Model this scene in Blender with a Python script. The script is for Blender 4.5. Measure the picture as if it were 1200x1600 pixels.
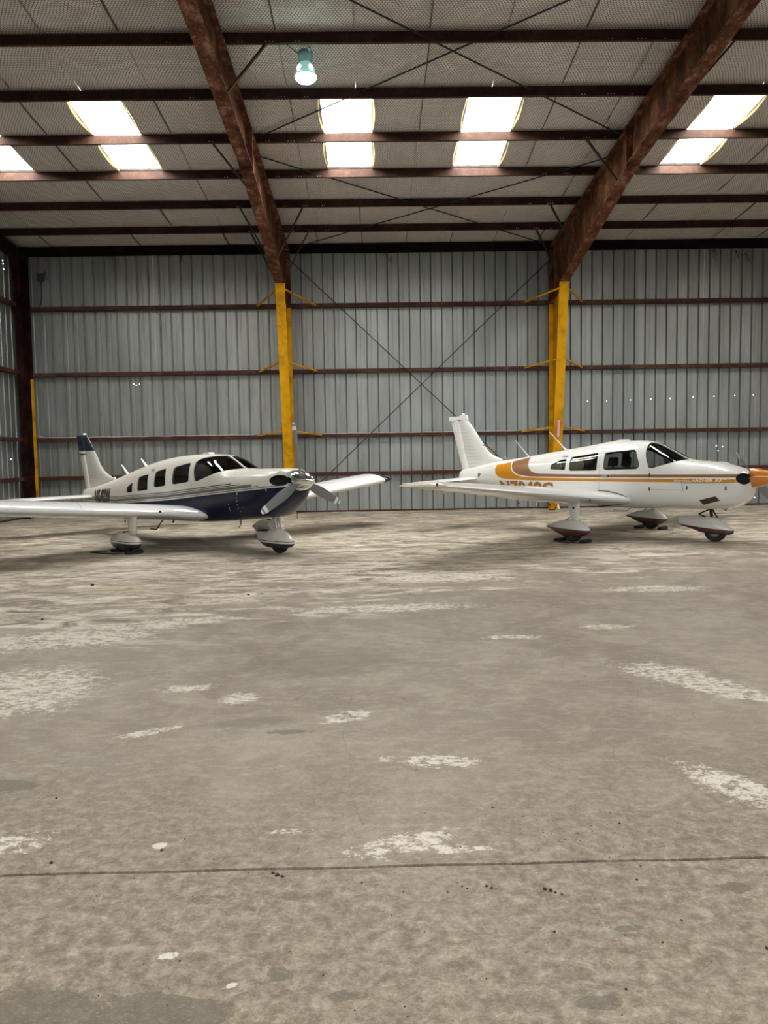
import bpy, bmesh, math, random
from mathutils import Vector, Matrix
S = bpy.context.scene
for o in list(bpy.data.objects): bpy.data.objects.remove(o)
random.seed(7)
pi = math.pi

# ---------------------------------------------------------------- camera
CAM_H = 1.65
M = ((0.99976024, -0.015099, -0.01585845), (0.01689757, 0.07138128, 0.99730596), (0.01392633, 0.99733481, -0.0716193))
cd = bpy.data.cameras.new('camera'); cam = bpy.data.objects.new('camera', cd); S.collection.objects.link(cam)
cd.sensor_fit = 'VERTICAL'; cd.sensor_height = 36.0; cd.sensor_width = 27.0; cd.lens = 27.0
cd.clip_start = 0.05; cd.clip_end = 500
r_, u_, f_ = (Vector(v).normalized() for v in M)
cam.matrix_world = Matrix(((r_.x, u_.x, -f_.x, 0), (r_.y, u_.y, -f_.y, 0), (r_.z, u_.z, -f_.z, CAM_H), (0, 0, 0, 1)))
S.camera = cam

# ---------------------------------------------------------------- world, daylight, exposure
W = bpy.data.worlds.new('overcast_sky'); S.world = W; W.use_nodes = True
bgn = W.node_tree.nodes['Background']; bgn.inputs[0].default_value = (0.72, 0.86, 1.0, 1); bgn.inputs[1].default_value = 3.2
S.view_settings.view_transform = 'Standard'; S.view_settings.look = 'None'
S.view_settings.gamma = 1; S.view_settings.use_curve_mapping = False
S.view_settings.exposure = -0.35
S.cycles.use_denoising = True
S.cycles.max_bounces = 8; S.cycles.diffuse_bounces = 5; S.cycles.glossy_bounces = 4
S.cycles.transparent_max_bounces = 12; S.cycles.caustics_reflective = False; S.cycles.caustics_refractive = False
SKYLIGHT_STRENGTH = 46.0
LAMP_STRENGTH = 26.0
BD = 23.44            # back wall
FW = -9.0             # front wall
XL, XR = -10.35, 21.0 # end walls
EAVE = 7.96; SL = 1/12
RIDGE_Y = (BD+FW)/2
DOOR_X = (-1.0, 20.0); DOOR_H = 4.3
pl = bpy.data.lights.new('daylight_door', 'AREA'); pl.shape = 'RECTANGLE'; pl.size = DOOR_X[1]-DOOR_X[0]; pl.size_y = DOOR_H
pl.cycles.is_portal = True
po = bpy.data.objects.new('daylight_door', pl); S.collection.objects.link(po)
po.location = ((DOOR_X[0]+DOOR_X[1])/2, FW-0.1, DOOR_H/2); po.rotation_euler = (pi/2, 0, 0)

# ---------------------------------------------------------------- materials
def mat(name):
    m = bpy.data.materials.new(name); m.use_nodes = True
    return m, m.node_tree, m.node_tree.nodes, m.node_tree.links, m.node_tree.nodes['Principled BSDF']
def setp(b, **k):
    for n, v in k.items():
        n = {'col': 'Base Color', 'rough': 'Roughness', 'metal': 'Metallic', 'coat': 'Coat Weight', 'spec': 'Specular IOR Level',
             'trans': 'Transmission Weight', 'emit': 'Emission Color', 'es': 'Emission Strength', 'alpha': 'Alpha', 'cr': 'Coat Roughness'}[n]
        b.inputs[n].default_value = (*v, 1) if isinstance(v, tuple) and len(v) == 3 else v
def plain(name, col, rough=0.5, metal=0.0, **k):
    m, t, N, L, b = mat(name); setp(b, col=col, rough=rough, metal=metal, **k); return m
def noise(N, L, vec, scale, detail=4, rough=.55, dist=0.0):
    n = N.new('ShaderNodeTexNoise'); n.inputs['Scale'].default_value = scale; n.inputs['Detail'].default_value = detail
    n.inputs['Roughness'].default_value = rough; n.inputs['Distortion'].default_value = dist
    if vec is not None: L.new(vec, n.inputs['Vector'])
    return n.outputs['Fac']
def ramp(N, L, fac, stops, interp='LINEAR'):
    r = N.new('ShaderNodeValToRGB'); e = r.color_ramp.elements; r.color_ramp.interpolation = interp
    while len(e) < len(stops): e.new(0.5)
    for i, (p, c) in enumerate(stops):
        e[i].position = p; e[i].color = (*c, 1) if isinstance(c, tuple) else (c, c, c, 1)
    L.new(fac, r.inputs[0]); return r.outputs[0]
def mix(N, L, fac, a, b, mode='MIX'):
    m = N.new('ShaderNodeMix'); m.data_type = 'RGBA'; m.blend_type = mode
    for s, v in ((m.inputs[0], fac), (m.inputs[6], a), (m.inputs[7], b)):
        if hasattr(v, 'links'): L.new(v, s)
        elif isinstance(v, tuple): s.default_value = (*v, 1)
        else: s.default_value = v
    return m.outputs[2]
def math_(N, L, op, a, b=None, c=None):
    m = N.new('ShaderNodeMath'); m.operation = op
    for i, v in enumerate((a, b, c)):
        if v is None: continue
        if hasattr(v, 'links'): L.new(v, m.inputs[i])
        else: m.inputs[i].default_value = v
    return m.outputs[0]
def mapping(N, L, vec, loc=(0, 0, 0), rot=(0, 0, 0), scale=(1, 1, 1), typ='POINT'):
    m = N.new('ShaderNodeMapping'); m.vector_type = typ; L.new(vec, m.inputs[0])
    m.inputs[1].default_value = loc; m.inputs[2].default_value = rot; m.inputs[3].default_value = scale
    return m.outputs[0]
def coords(N, kind='Object'):
    return N.new('ShaderNodeTexCoord').outputs[kind]
def worldpos(N): return N.new('ShaderNodeNewGeometry').outputs['Position']
def bump(N, L, b, h, strength=.3, dist=.01):
    n = N.new('ShaderNodeBump'); n.inputs['Strength'].default_value = strength; n.inputs['Distance'].default_value = dist
    L.new(h, n.inputs['Height']); L.new(n.outputs[0], b.inputs['Normal'])

def rust_steel(name, c1, c2, c3, scale=3.0, rough=.7, stretch=(1, 1, 1), spec=.15):
    m, t, N, L, b = mat(name); p = mapping(N, L, worldpos(N), scale=stretch)
    n1 = noise(N, L, p, scale, 6, .65); n2 = noise(N, L, p, scale*9, 5, .7)
    f = math_(N, L, 'ADD', math_(N, L, 'MULTIPLY', n1, .6), math_(N, L, 'MULTIPLY', n2, .4))
    c = ramp(N, L, f, [(.42, c1), (.52, c2), (.62, c3)]); L.new(c, b.inputs['Base Color']); setp(b, rough=rough, spec=spec)
    bump(N, L, b, n2, .25, .004); return m
M_PURLIN = rust_steel('red_oxide_steel', (.028, .012, .008), (.042, .020, .013), (.065, .034, .023), 2.0, .62)
M_GIRT = rust_steel('girt_red_oxide', (.050, .020, .016), (.078, .032, .026), (.13, .062, .050), 2.5, .6)
M_RAFTER = rust_steel('rusty_rafter_steel', (.050, .017, .010), (.135, .050, .026), (.34, .19, .13), 4.5, .75, (1, .6, .6))
M_RAFTW = rust_steel('rafter_web_rust', (.042, .016, .009), (.115, .048, .020), (.27, .14, .07), 3.0, .75, (1, .8, .35))
M_RODS = plain('dark_rod_steel', (.016, .013, .012), .6, .0)
def yellow():
    m, t, N, L, b = mat('safety_yellow_paint'); p = worldpos(N)
    n1 = noise(N, L, p, 2.2, 6, .65); n2 = noise(N, L, p, 40, 4, .7)
    c = ramp(N, L, n1, [(.35, (.40, .19, .004)), (.5, (.64, .32, .004)), (.7, (.74, .39, .008))])
    c = mix(N, L, ramp(N, L, n2, [(.62, 0.0), (.75, .5)]), c, (.25, .12, .01)); L.new(c, b.inputs['Base Color']); setp(b, rough=.55, spec=.15); return m
M_YEL = yellow()
def wall_mat():
    m, t, N, L, b = mat('ribbed_steel_sheet'); p = worldpos(N)
    oi = N.new('ShaderNodeObjectInfo').outputs['Random']
    n1 = noise(N, L, mapping(N, L, p, scale=(1.2, 1.2, .25)), 2.0, 6, .6)
    n2 = noise(N, L, mapping(N, L, p, scale=(14, 14, .6)), 1.6, 3, .5)
    base = mix(N, L, oi, (.305, .330, .312), (.37, .392, .372))
    base = mix(N, L, ramp(N, L, n1, [(.40, 0.0), (.62, .45)]), base, (.19, .195, .175))
    base = mix(N, L, ramp(N, L, n2, [(.45, 0.0), (.70, .22)]), base, (.36, .38, .375))
    L.new(base, b.inputs['Base Color']); setp(b, rough=.40, metal=.55)
    return m
M_WALL = wall_mat()
M_BASE = plain('base_angle_dark_red', (.06, .018, .012), .7)
M_OUT = plain('outer_roof_sheet', (.35, .36, .36), .5, .4)
def insul():
    m, t, N, L, b = mat('insulation_blanket_under_hex_wire'); p = worldpos(N)
    s = .056
    q = N.new('ShaderNodeVectorMath'); q.operation = 'MULTIPLY_ADD'; L.new(p, q.inputs[0])
    q.inputs[1].default_value = (1/s, 1/s, 0); q.inputs[2].default_value = (1000, 1732.05, 0)
    jit = N.new('ShaderNodeTexNoise'); jit.inputs['Scale'].default_value = 1.3; L.new(p, jit.inputs['Vector'])
    jj = N.new('ShaderNodeVectorMath'); jj.operation = 'SCALE'; L.new(jit.outputs['Color'], jj.inputs[0]); jj.inputs['Scale'].default_value = 2.5
    qa = N.new('ShaderNodeVectorMath'); qa.operation = 'ADD'; L.new(q.outputs[0], qa.inputs[0]); L.new(jj.outputs[0], qa.inputs[1])
    def vm(op, a, bb):
        n = N.new('ShaderNodeVectorMath'); n.operation = op
        L.new(a, n.inputs[0])
        if isinstance(bb, tuple): n.inputs[1].default_value = bb
        else: L.new(bb, n.inputs[1])
        return n
    R3 = 1.7320508
    a = vm('SUBTRACT', vm('MODULO', qa.outputs[0], (1, R3, 1)).outputs[0], (.5, R3/2, 0))
    bq = vm('SUBTRACT', vm('MODULO', vm('SUBTRACT', qa.outputs[0], (.5, R3/2, 0)).outputs[0], (1, R3, 1)).outputs[0], (.5, R3/2, 0))
    def flat(v):
        f = vm('MULTIPLY', v.outputs[0], (1, 1, 0)); return f
    a = flat(a); bq = flat(bq)
    la = vm('DOT_PRODUCT', a.outputs[0], a.outputs[0]).outputs['Value']; lb = vm('DOT_PRODUCT', bq.outputs[0], bq.outputs[0]).outputs['Value']
    sel = math_(N, L, 'LESS_THAN', lb, la)
    mv = N.new('ShaderNodeMix'); mv.data_type = 'VECTOR'; L.new(sel, mv.inputs[0]); L.new(a.outputs[0], mv.inputs[4]); L.new(bq.outputs[0], mv.inputs[5])
    ab = N.new('ShaderNodeVectorMath'); ab.operation = 'ABSOLUTE'; L.new(mv.outputs[1], ab.inputs[0])
    d1 = vm('DOT_PRODUCT', ab.outputs[0], (.5, R3/2, 0)).outputs['Value']
    sx = N.new('ShaderNodeSeparateXYZ'); L.new(ab.outputs[0], sx.inputs[0])
    hd = math_(N, L, 'MAXIMUM', d1, sx.outputs[0])
    line = ramp(N, L, hd, [(.395, 0.0), (.43, 1.0)])
    n1 = noise(N, L, p, .9, 5, .6); n2 = noise(N, L, mapping(N, L, p, scale=(6, .5, 1)), 1.5, 4, .6)
    c = ramp(N, L, n1, [(.3, (.62, .59, .56)), (.7, (.76, .73, .70))])
    c = mix(N, L, ramp(N, L, n2, [(.5, 0.0), (.8, .35)]), c, (.40, .36, .30))
    c = mix(N, L, math_(N, L, 'MULTIPLY', line, .97), c, (.05, .04, .034))
    L.new(c, b.inputs['Base Color']); setp(b, rough=.6); return m
M_INS = insul()
M_SEAM = plain("insulation_tab_dark", (.10, .09, .08), .8)
M_SEAML = plain('insulation_tab_pale', (.52, .48, .42), .6)
def skymat():
    m, t, N, L, b = mat('backlit_skylight_panel'); p = worldpos(N)
    n = noise(N, L, mapping(N, L, p, scale=(9, 1.2, 1)), 3, 5, .7)
    s = ramp(N, L, n, [(.40, .75), (.56, 1.0)])
    st = math_(N, L, 'MULTIPLY', s, SKYLIGHT_STRENGTH)
    setp(b, col=(.7, .7, .65), rough=.6, emit=(1.0, .975, .93)); L.new(st, b.inputs['Emission Strength']); return m
M_SKY = skymat()
M_CURL = plain('yellowed_skylight_edge', (.62, .55, .30), .7)
M_BOLT = plain('bright_bolt_head', (.75, .75, .75), .3, .6)
M_BLACK = plain('black_rubber', (.012, .012, .012), .7)
M_DARK = plain('dark_void', (.01, .01, .01), .9)
M_CHROME = plain('polished_spinner', (.82, .83, .85), .07, 1.0)
M_ALU = plain('cast_aluminium', (.5, .5, .5), .35, .8)
M_BLADE = plain('grey_propeller_blade', (.20, .205, .21), .4, .1)
M_WHITE = plain('white_paint', (.78, .77, .73), .28, 0, coat=.4)
M_CREAM = plain('aged_white_tip', (.62, .56, .47), .35)
M_SEAT = plain('dark_seat_cloth', (.035, .034, .034), .8)
M_SEATB = plain('beige_seat_cloth', (.36, .31, .20), .8)
M_CURT = plain('beige_curtain', (.46, .38, .26), .9)
M_LINE = plain('panel_gap', (.12, .12, .12), .8)
M_CONC_DUST = plain('leaf_litter', (.03, .022, .016), .9)
def glass():
    m = bpy.data.materials.new('tinted_cabin_glass'); m.use_nodes = True; N = m.node_tree.nodes; L = m.node_tree.links
    N.clear(); o = N.new('ShaderNodeOutputMaterial'); mx = N.new('ShaderNodeMixShader'); tr = N.new('ShaderNodeBsdfTransparent')
    g = N.new('ShaderNodeBsdfGlossy'); fr = N.new('ShaderNodeFresnel'); fr.inputs[0].default_value = 1.45
    tr.inputs[0].default_value = (.80, .82, .81, 1); g.inputs['Roughness'].default_value = .03
    L.new(fr.outputs[0], mx.inputs[0]); L.new(tr.outputs[0], mx.inputs[1]); L.new(g.outputs[0], mx.inputs[2]); L.new(mx.outputs[0], o.inputs[0])
    return m
M_GLASS = glass()

def paint(name, base, bands, rough=.25, coat=.5, spec=.5):
    """bands: (colour, top, bottom); top / bottom are a number (z) or [(x, z), ...] in aircraft coordinates: painted shapes"""
    m, t, N, L, b = mat(name); oc = coords(N); s = N.new('ShaderNodeSeparateXYZ'); L.new(oc, s.inputs[0]); z = s.outputs[2]
    xm = N.new('ShaderNodeMapRange'); L.new(s.outputs[0], xm.inputs[0]); xm.inputs[1].default_value = -6; xm.inputs[2].default_value = 4
    def curve(c):
        if not isinstance(c, list): return c
        o = ramp(N, L, xm.outputs[0], [((x+6)/10, zz/3) for x, zz in c])
        return math_(N, L, 'MULTIPLY', o, 3.0)
    n = noise(N, L, oc, 3, 5, .6)
    col = mix(N, L, ramp(N, L, n, [(.4, 0.0), (.8, .25)]), base, tuple(v*.82 for v in base))
    for c, top, bot in bands:
        f = None
        if top is not None: f = math_(N, L, 'LESS_THAN', z, curve(top))
        if bot is not None:
            g = math_(N, L, 'GREATER_THAN', z, curve(bot)); f = g if f is None else math_(N, L, 'MULTIPLY', f, g)
        col = mix(N, L, f, col, c)
    L.new(col, b.inputs['Base Color']); setp(b, rough=rough, coat=coat, spec=spec); return m

# ---------------------------------------------------------------- mesh helpers
def link(o, parent=None):
    S.collection.objects.link(o)
    if parent is not None: o.parent = parent
    return o
def tag(o, label=None, cat=None, group=None, kind=None):
    if label: o['label'] = label
    if cat: o['category'] = cat
    if group: o['group'] = group
    if kind: o['kind'] = kind
    return o
def MESH(name, V, F, m, parent=None, smooth=False, label=None):
    me = bpy.data.meshes.new(name); me.from_pydata([tuple(v) for v in V], [], F); me.validate()
    bm = bmesh.new(); bm.from_mesh(me); bmesh.ops.recalc_face_normals(bm, faces=bm.faces); bm.to_mesh(me); bm.free()
    if smooth:
        for p in me.polygons: p.use_smooth = True
    if m is not None: me.materials.append(m)
    o = link(bpy.data.objects.new(name, me), parent)
    if label: o['label'] = label
    return o
def EMPTY(name, loc=(0, 0, 0), rz=0):
    o = link(bpy.data.objects.new(name, None)); o.location = loc; o.rotation_euler = (0, 0, rz); o.empty_display_size = .1; return o
class G:
    def __init__(s): s.V = []; s.F = []
    def add(s, V, F):
        k = len(s.V); s.V += [tuple(v) for v in V]; s.F += [tuple(i+k for i in f) for f in F]; return s
    def box(s, x0, x1, y0, y1, z0, z1):
        return s.add([(x, y, z) for z in (z0, z1) for y in (y0, y1) for x in (x0, x1)],
                     [(0, 1, 3, 2), (4, 6, 7, 5), (0, 4, 5, 1), (2, 3, 7, 6), (0, 2, 6, 4), (1, 5, 7, 3)])
    def bar(s, a, b, w, h=None, up=(0, 0, 1)):
        a = Vector(a); b = Vector(b); d = (b-a).normalized(); u = Vector(up)
        if abs(d.dot(u)) > .98: u = Vector((0, 1, 0))
        sx = d.cross(u).normalized()*w/2; sy = sx.cross(d).normalized()*(h or w)/2
        V = [p+i*sx+j*sy for p in (a, b) for i, j in ((-1, -1), (1, -1), (1, 1), (-1, 1))]
        return s.add(V, [(0, 1, 2, 3), (7, 6, 5, 4), (0, 4, 5, 1), (1, 5, 6, 2), (2, 6, 7, 3), (3, 7, 4, 0)])
    def tube(s, pts, r, n=8, cap=True):
        pts = [Vector(p) for p in pts]; rs = r if isinstance(r, (list, tuple)) else [r]*len(pts); V = []; F = []
        for i, p in enumerate(pts):
            d = (pts[min(i+1, len(pts)-1)]-pts[max(i-1, 0)]).normalized(); u = Vector((0, 0, 1)) if abs(d.z) < .9 else Vector((1, 0, 0))
            a = d.cross(u).normalized(); b = d.cross(a)
            V += [p+rs[i]*(math.cos(2*pi*k/n)*a+math.sin(2*pi*k/n)*b) for k in range(n)]
            if i: F += [((i-1)*n+k, (i-1)*n+(k+1) % n, i*n+(k+1) % n, i*n+k) for k in range(n)]
        if cap: F += [tuple(range(n)), tuple(range((len(pts)-1)*n, len(pts)*n))]
        return s.add(V, F)
    def lathe(s, prof, c=(0, 0, 0), axis='z', n=24):
        V = []; F = []
        for i, (r, h) in enumerate(prof):
            for k in range(n):
                a = 2*pi*k/n; p = (r*math.cos(a), r*math.sin(a), h)
                if axis == 'x': p = (p[2], p[0], p[1])
                if axis == 'y': p = (p[0], p[2], p[1])
                V.append((p[0]+c[0], p[1]+c[1], p[2]+c[2]))
            if i: F += [((i-1)*n+k, (i-1)*n+(k+1) % n, i*n+(k+1) % n, i*n+k) for k in range(n)]
        return s.add(V, F)
    def prism(s, poly, y0, y1):   # polygon in xz, extruded along y
        n = len(poly); V = [(x, y, z) for y in (y0, y1) for x, z in poly]
        return s.add(V, [tuple(range(n)), tuple(range(2*n-1, n-1, -1))]+[(i, (i+1) % n, n+(i+1) % n, n+i) for i in range(n)])
    def extr(s, prof, x0, x1):    # closed profile in (y,z), extruded along x
        n = len(prof); V = [(x, y, z) for x in (x0, x1) for y, z in prof]
        return s.add(V, [tuple(range(n)), tuple(range(2*n-1, n-1, -1))]+[(i, (i+1) % n, n+(i+1) % n, n+i) for i in range(n)])
    def make(s, name, m, parent=None, smooth=False, label=None): return MESH(name, s.V, s.F, m, parent, smooth, label)

def roof_z(y): return EAVE + SL*(BD-y) if y > RIDGE_Y else EAVE + SL*(y-FW)

# ================================================================ SETTING

# ---- floor: slabs separated by real joints
def floor_mat():
    m, t, N, L, b = mat('worn_concrete'); p = worldpos(N)
    def blob(cx, cy, rx, ry, rot=0):
        q = mapping(N, L, p, (cx, cy, 0), (0, 0, math.radians(rot)), (rx, ry, 1000), 'TEXTURE')
        ln = N.new('ShaderNodeVectorMath'); ln.operation = 'LENGTH'; L.new(q, ln.inputs[0])
        return math_(N, L, 'SUBTRACT', 1.0, ln.outputs['Value'])
    def group(lst):
        v = None
        for e in lst:
            bb = blob(*e); v = bb if v is None else math_(N, L, 'MAXIMUM', v, bb)
        return v
    nb = noise(N, L, p, .45, 7, .62, .4); nm = noise(N, L, p, 2.2, 9, .68, .6); nf = noise(N, L, p, 17, 12, .78, .3)
    nx = noise(N, L, mapping(N, L, p, scale=(.5, 1.5, 1)), 1.3, 9, .66, .8)
    ny = noise(N, L, mapping(N, L, p, rot=(0, 0, .5), scale=(3, 9, 1)), 2.2, 9, .7, .5)
    sx = N.new('ShaderNodeSeparateXYZ'); L.new(p, sx.inputs[0])
    nh = noise(N, L, mapping(N, L, p, rot=(0, 0, .2), scale=(1, 1.4, 1)), 5.0, 12, .75, .7)
    c = ramp(N, L, nb, [(.40, (.240, .198, .152)), (.50, (.285, .241, .188)), (.60, (.335, .290, .230))])
    c = mix(N, L, ramp(N, L, nm, [(.42, .45), (.50, 0.0)]), c, (.205, .168, .128))
    c = mix(N, L, ramp(N, L, nm, [(.50, 0.0), (.60, .50)]), c, (.43, .385, .315))
    c = mix(N, L, ramp(N, L, nh, [(.40, .30), (.50, 0.0)]), c, (.20, .165, .125))
    c = mix(N, L, ramp(N, L, nh, [(.52, 0.0), (.62, .35)]), c, (.46, .42, .35))
    # zone near the viewer: browner, strongly mottled
    near = N.new('ShaderNodeMapRange'); L.new(math_(N, L, 'ADD', sx.outputs[1], math_(N, L, 'MULTIPLY', math_(N, L, 'SUBTRACT', nb, .5), 4.0)), near.inputs[0])
    near.inputs[1].default_value = 4.4; near.inputs[2].default_value = 2.9
    mott = ramp(N, L, nf, [(.40, (.115, .090, .060)), (.48, (.200, .164, .118)), (.55, (.30, .255, .19)), (.64, (.46, .41, .325))])
    c = mix(N, L, math_(N, L, 'MULTIPLY', near.outputs[0], .75), c, mott)
    c = mix(N, L, math_(N, L, 'MULTIPLY', ramp(N, L, ny, [(.52, 0.0), (.62, 1.0)]), .30), c, (.47, .42, .34))
    # far pale, chalky zone under and in front of the aircraft
    far = N.new('ShaderNodeMapRange'); L.new(math_(N, L, 'ADD', sx.outputs[1], math_(N, L, 'MULTIPLY', sx.outputs[0], -.55)), far.inputs[0])
    far.inputs[1].default_value = 7.2; far.inputs[2].default_value = 10.0
    fm = math_(N, L, 'ADD', far.outputs[0], math_(N, L, 'MULTIPLY', math_(N, L, 'SUBTRACT', nx, .5), 4.2))
    fm = ramp(N, L, fm, [(.55, 0.0), (.80, 1.0)])
    fm = math_(N, L, 'MULTIPLY', fm, math_(N, L, 'MINIMUM', 1.0, math_(N, L, 'MULTIPLY', far.outputs[0], 2.0)))
    nst = noise(N, L, mapping(N, L, p, rot=(0, 0, -.15), scale=(.8, 1.8, 1)), 1.9, 12, .78, .9)
    chalk = ramp(N, L, nst, [(.40, (.15, .118, .085)), (.46, (.30, .25, .185)), (.51, (.50, .445, .35)), (.57, (.70, .65, .54)), (.66, (.82, .78, .68))])
    c = mix(N, L, math_(N, L, 'MULTIPLY', fm, .92), c, chalk)
    # oil stains on the open floor, broader darker areas under the aircraft
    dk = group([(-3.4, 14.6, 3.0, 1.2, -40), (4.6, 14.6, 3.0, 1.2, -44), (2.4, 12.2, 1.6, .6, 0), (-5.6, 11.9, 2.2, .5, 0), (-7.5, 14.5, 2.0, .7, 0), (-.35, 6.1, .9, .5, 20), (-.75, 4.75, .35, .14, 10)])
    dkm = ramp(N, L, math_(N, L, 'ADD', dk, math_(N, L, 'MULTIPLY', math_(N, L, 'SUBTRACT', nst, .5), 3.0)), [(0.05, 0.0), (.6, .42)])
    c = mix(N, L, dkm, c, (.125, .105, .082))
    # rusty tint
    rs = ramp(N, L, blob(-3.3, 9.8, 1.3, .35), [(0.0, 0.0), (.8, .45)]); c = mix(N, L, rs, c, (.42, .27, .15))
    # damp dark patches by the near edge and small spots
    st = group([(-.99, 2.17, .22, .15, 0), (-.60, 2.17, .21, .13, -10), (-.75, 2.02, .5, .09, 0), (-.33, 2.36, .045, .035, 0), (-.12, 2.25, .045, .03, 0), (1.34, 2.78, .06, .035, 0),
                (.66, 2.2, .07, .035, 0), (-1.95, 3.85, .25, .10, 0), (-.52, 4.55, .16, .05, 0), (.86, 2.55, .06, .02, 0)])
    stm = math_(N, L, 'ADD', st, math_(N, L, 'MULTIPLY', math_(N, L, 'SUBTRACT', nh, .5), 3.4))
    c = mix(N, L, ramp(N, L, stm, [(.10, 0.0), (.15, .72)]), c, (.125, .108, .082))
    # flaked pale coating: patches where the photograph shows them
    fl = group([(2.22, 5.55, .62, .30, -52), (2.45, 5.15, .45, .22, -40), (1.80, 3.60, .50, .17, -60), (1.25, 6.85, .33, .12, 0), (-1.38, 5.48, .26, .12, 10), (-.95, 5.22, .18, .17, -40),
                (-.18, 4.80, .24, .14, 30), (-1.38, 4.60, .24, .07, 30), (-2.62, 5.5, .75, .75, 0), (-2.9, 7.1, 1.1, .50, 15), (-2.2, 7.7, 1.0, .28, 20), (-1.62, 3.22, .26, .12, 20),
                (.05, 4.10, .06, .07, 0), (-.94, 3.20, .035, .035, 0), (.10, 3.17, .30, .10, 20), (.30, 3.12, .22, .05, 0), (.35, 4.05, .30, .10, 0), (.1, 8.3, 1.3, .30, 5), (2.2, 7.2, .35, .14, 0), (-.4, 3.3, .12, .03, 0), (.9, 10.4, 1.2, .5, 0), (3.4, 9.2, .8, .3, 0)])
    nfl = noise(N, L, mapping(N, L, p, rot=(0, 0, .3), scale=(1, 1.5, 1)), 15.0, 14, .86, .15)
    flm = math_(N, L, 'ADD', math_(N, L, 'MINIMUM', math_(N, L, 'MULTIPLY', fl, .62), .27), math_(N, L, 'MULTIPLY', math_(N, L, 'SUBTRACT', math_(N, L, 'ADD', math_(N, L, 'MULTIPLY', nfl, .72), math_(N, L, 'MULTIPLY', nh, .28)), .5), 3.4))
    c = mix(N, L, ramp(N, L, flm, [(.235, 0.0), (.255, .93)]), c, (.74, .70, .60))
    # solid white chips
    ch = group([(-.94, 3.20, .035, .035, 0), (-.708, 2.462, .040, .026, 10), (-.47, 2.31, .022, .014, 20)])
    chm = math_(N, L, 'ADD', ch, math_(N, L, 'MULTIPLY', math_(N, L, 'SUBTRACT', nfl, .5), 2.6))
    c = mix(N, L, ramp(N, L, chm, [(.15, 0.0), (.2, .9)]), c, (.72, .69, .62))
    # hairline cracks
    vo = N.new('ShaderNodeTexVoronoi'); vo.feature = 'DISTANCE_TO_EDGE'; vo.inputs['Scale'].default_value = .55
    wv = N.new('ShaderNodeVectorMath'); wv.operation = 'ADD'; L.new(p, wv.inputs[0])
    nn = N.new('ShaderNodeTexNoise'); nn.inputs['Scale'].default_value = 2.5; nn.inputs['Detail'].default_value = 6; L.new(p, nn.inputs['Vector'])
    sc = N.new('ShaderNodeVectorMath'); sc.operation = 'SCALE'; sc.inputs['Scale'].default_value = .5; L.new(nn.outputs['Color'], sc.inputs[0]); L.new(sc.outputs[0], wv.inputs[1])
    L.new(wv.outputs[0], vo.inputs['Vector'])
    c = mix(N, L, ramp(N, L, vo.outputs['Distance'], [(0.0, .40), (.0016, 0.0)]), c, (.10, .085, .07))
    # fine grit
    gr = noise(N, L, p, 140, 4, .8); c = mix(N, L, ramp(N, L, gr, [(.34, .60), (.46, 0.0)]), c, (.09, .075, .055))
    g2 = noise(N, L, mapping(N, L, p, rot=(0, 0, .6), scale=(1, 2.2, 1)), 55, 6, .8); c = mix(N, L, ramp(N, L, g2, [(.54, 0.0), (.66, .38)]), c, (.56, .52, .43))
    c = mix(N, L, ramp(N, L, g2, [(.36, .34), (.46, 0.0)]), c, (.12, .098, .072))
    L.new(c, b.inputs['Base Color'])
    ro = ramp(N, L, nm, [(.35, .42), (.65, .62)]); L.new(ro, b.inputs['Roughness']); setp(b, spec=.42)
    bump(N, L, b, math_(N, L, 'ADD', nf, math_(N, L, 'MULTIPLY', gr, .3)), .25, .006)
    return m
M_FLOOR = floor_mat()
floor = MESH('floor', [(XL-.3, FW-.2, -.12), (XR+.3, FW-.2, -.12), (XR+.3, BD+.3, -.12), (XL-.3, BD+.3, -.12)], [(0, 1, 2, 3)], plain('joint_dark_filler', (.02, .017, .014), .9))  # dark filler that shows in the joints between the slabs
tag(floor, kind='structure')
JY = 2.995; JX = 5.22
xs = [XL-.3, -2.5, JX, 13.0, XR+.3]; ys = [FW-.2, JY-10*.0-6.1, JY, BD+.3]
for j in range(len(ys)-1):
    for i in range(len(xs)-1):
        x0, x1, y0, y1 = xs[i], xs[i+1], ys[j], ys[j+1]
        gx = .0025 ; gy = .0105
        if j == 2 and i == 0: x1 = JX           # the left part of the far slab is cast in one with the middle
        if j == 2 and i == 1: continue
        if j == 1 and i == 0: x1 = JX
        if j == 1 and i == 1: continue
        n = 160 if (j in (1, 2) and i == 0) else 1
        g = G(); V = []; F = []
        xx = [x0+gx + (x1-x0-2*gx)*k/n for k in range(n+1)]
        for k, x in enumerate(xx):
            jit = .0028*math.sin(x*9.1)+.002*math.sin(x*31+1)+random.uniform(-.0015, .0015) if n > 1 else 0
            ya = y0+gy+(jit if j == 2 else 0); yb = y1-gy+(jit*.8 if j == 1 else 0)
            V += [(x, ya, -.15), (x, ya, -.0025), (x, ya+.003, 0), (x, yb-.003, 0), (x, yb, -.0025), (x, yb, -.15)]
            if k: F += [((k-1)*6+q, (k-1)*6+q+1, k*6+q+1, k*6+q) for q in range(5)]
        F += [(0, 1, 2, 3, 4, 5), tuple(n*6+q for q in range(5, -1, -1))]
        MESH('floor_slab', V, F, M_FLOOR, floor)
# ground outside
gnd = G().box(-70, 90, -90, FW-.25, -.3, -.06).make('ground_outside', plain('pale_apron_concrete', (.26, .25, .23), .8)); tag(gnd, kind='structure')

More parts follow.
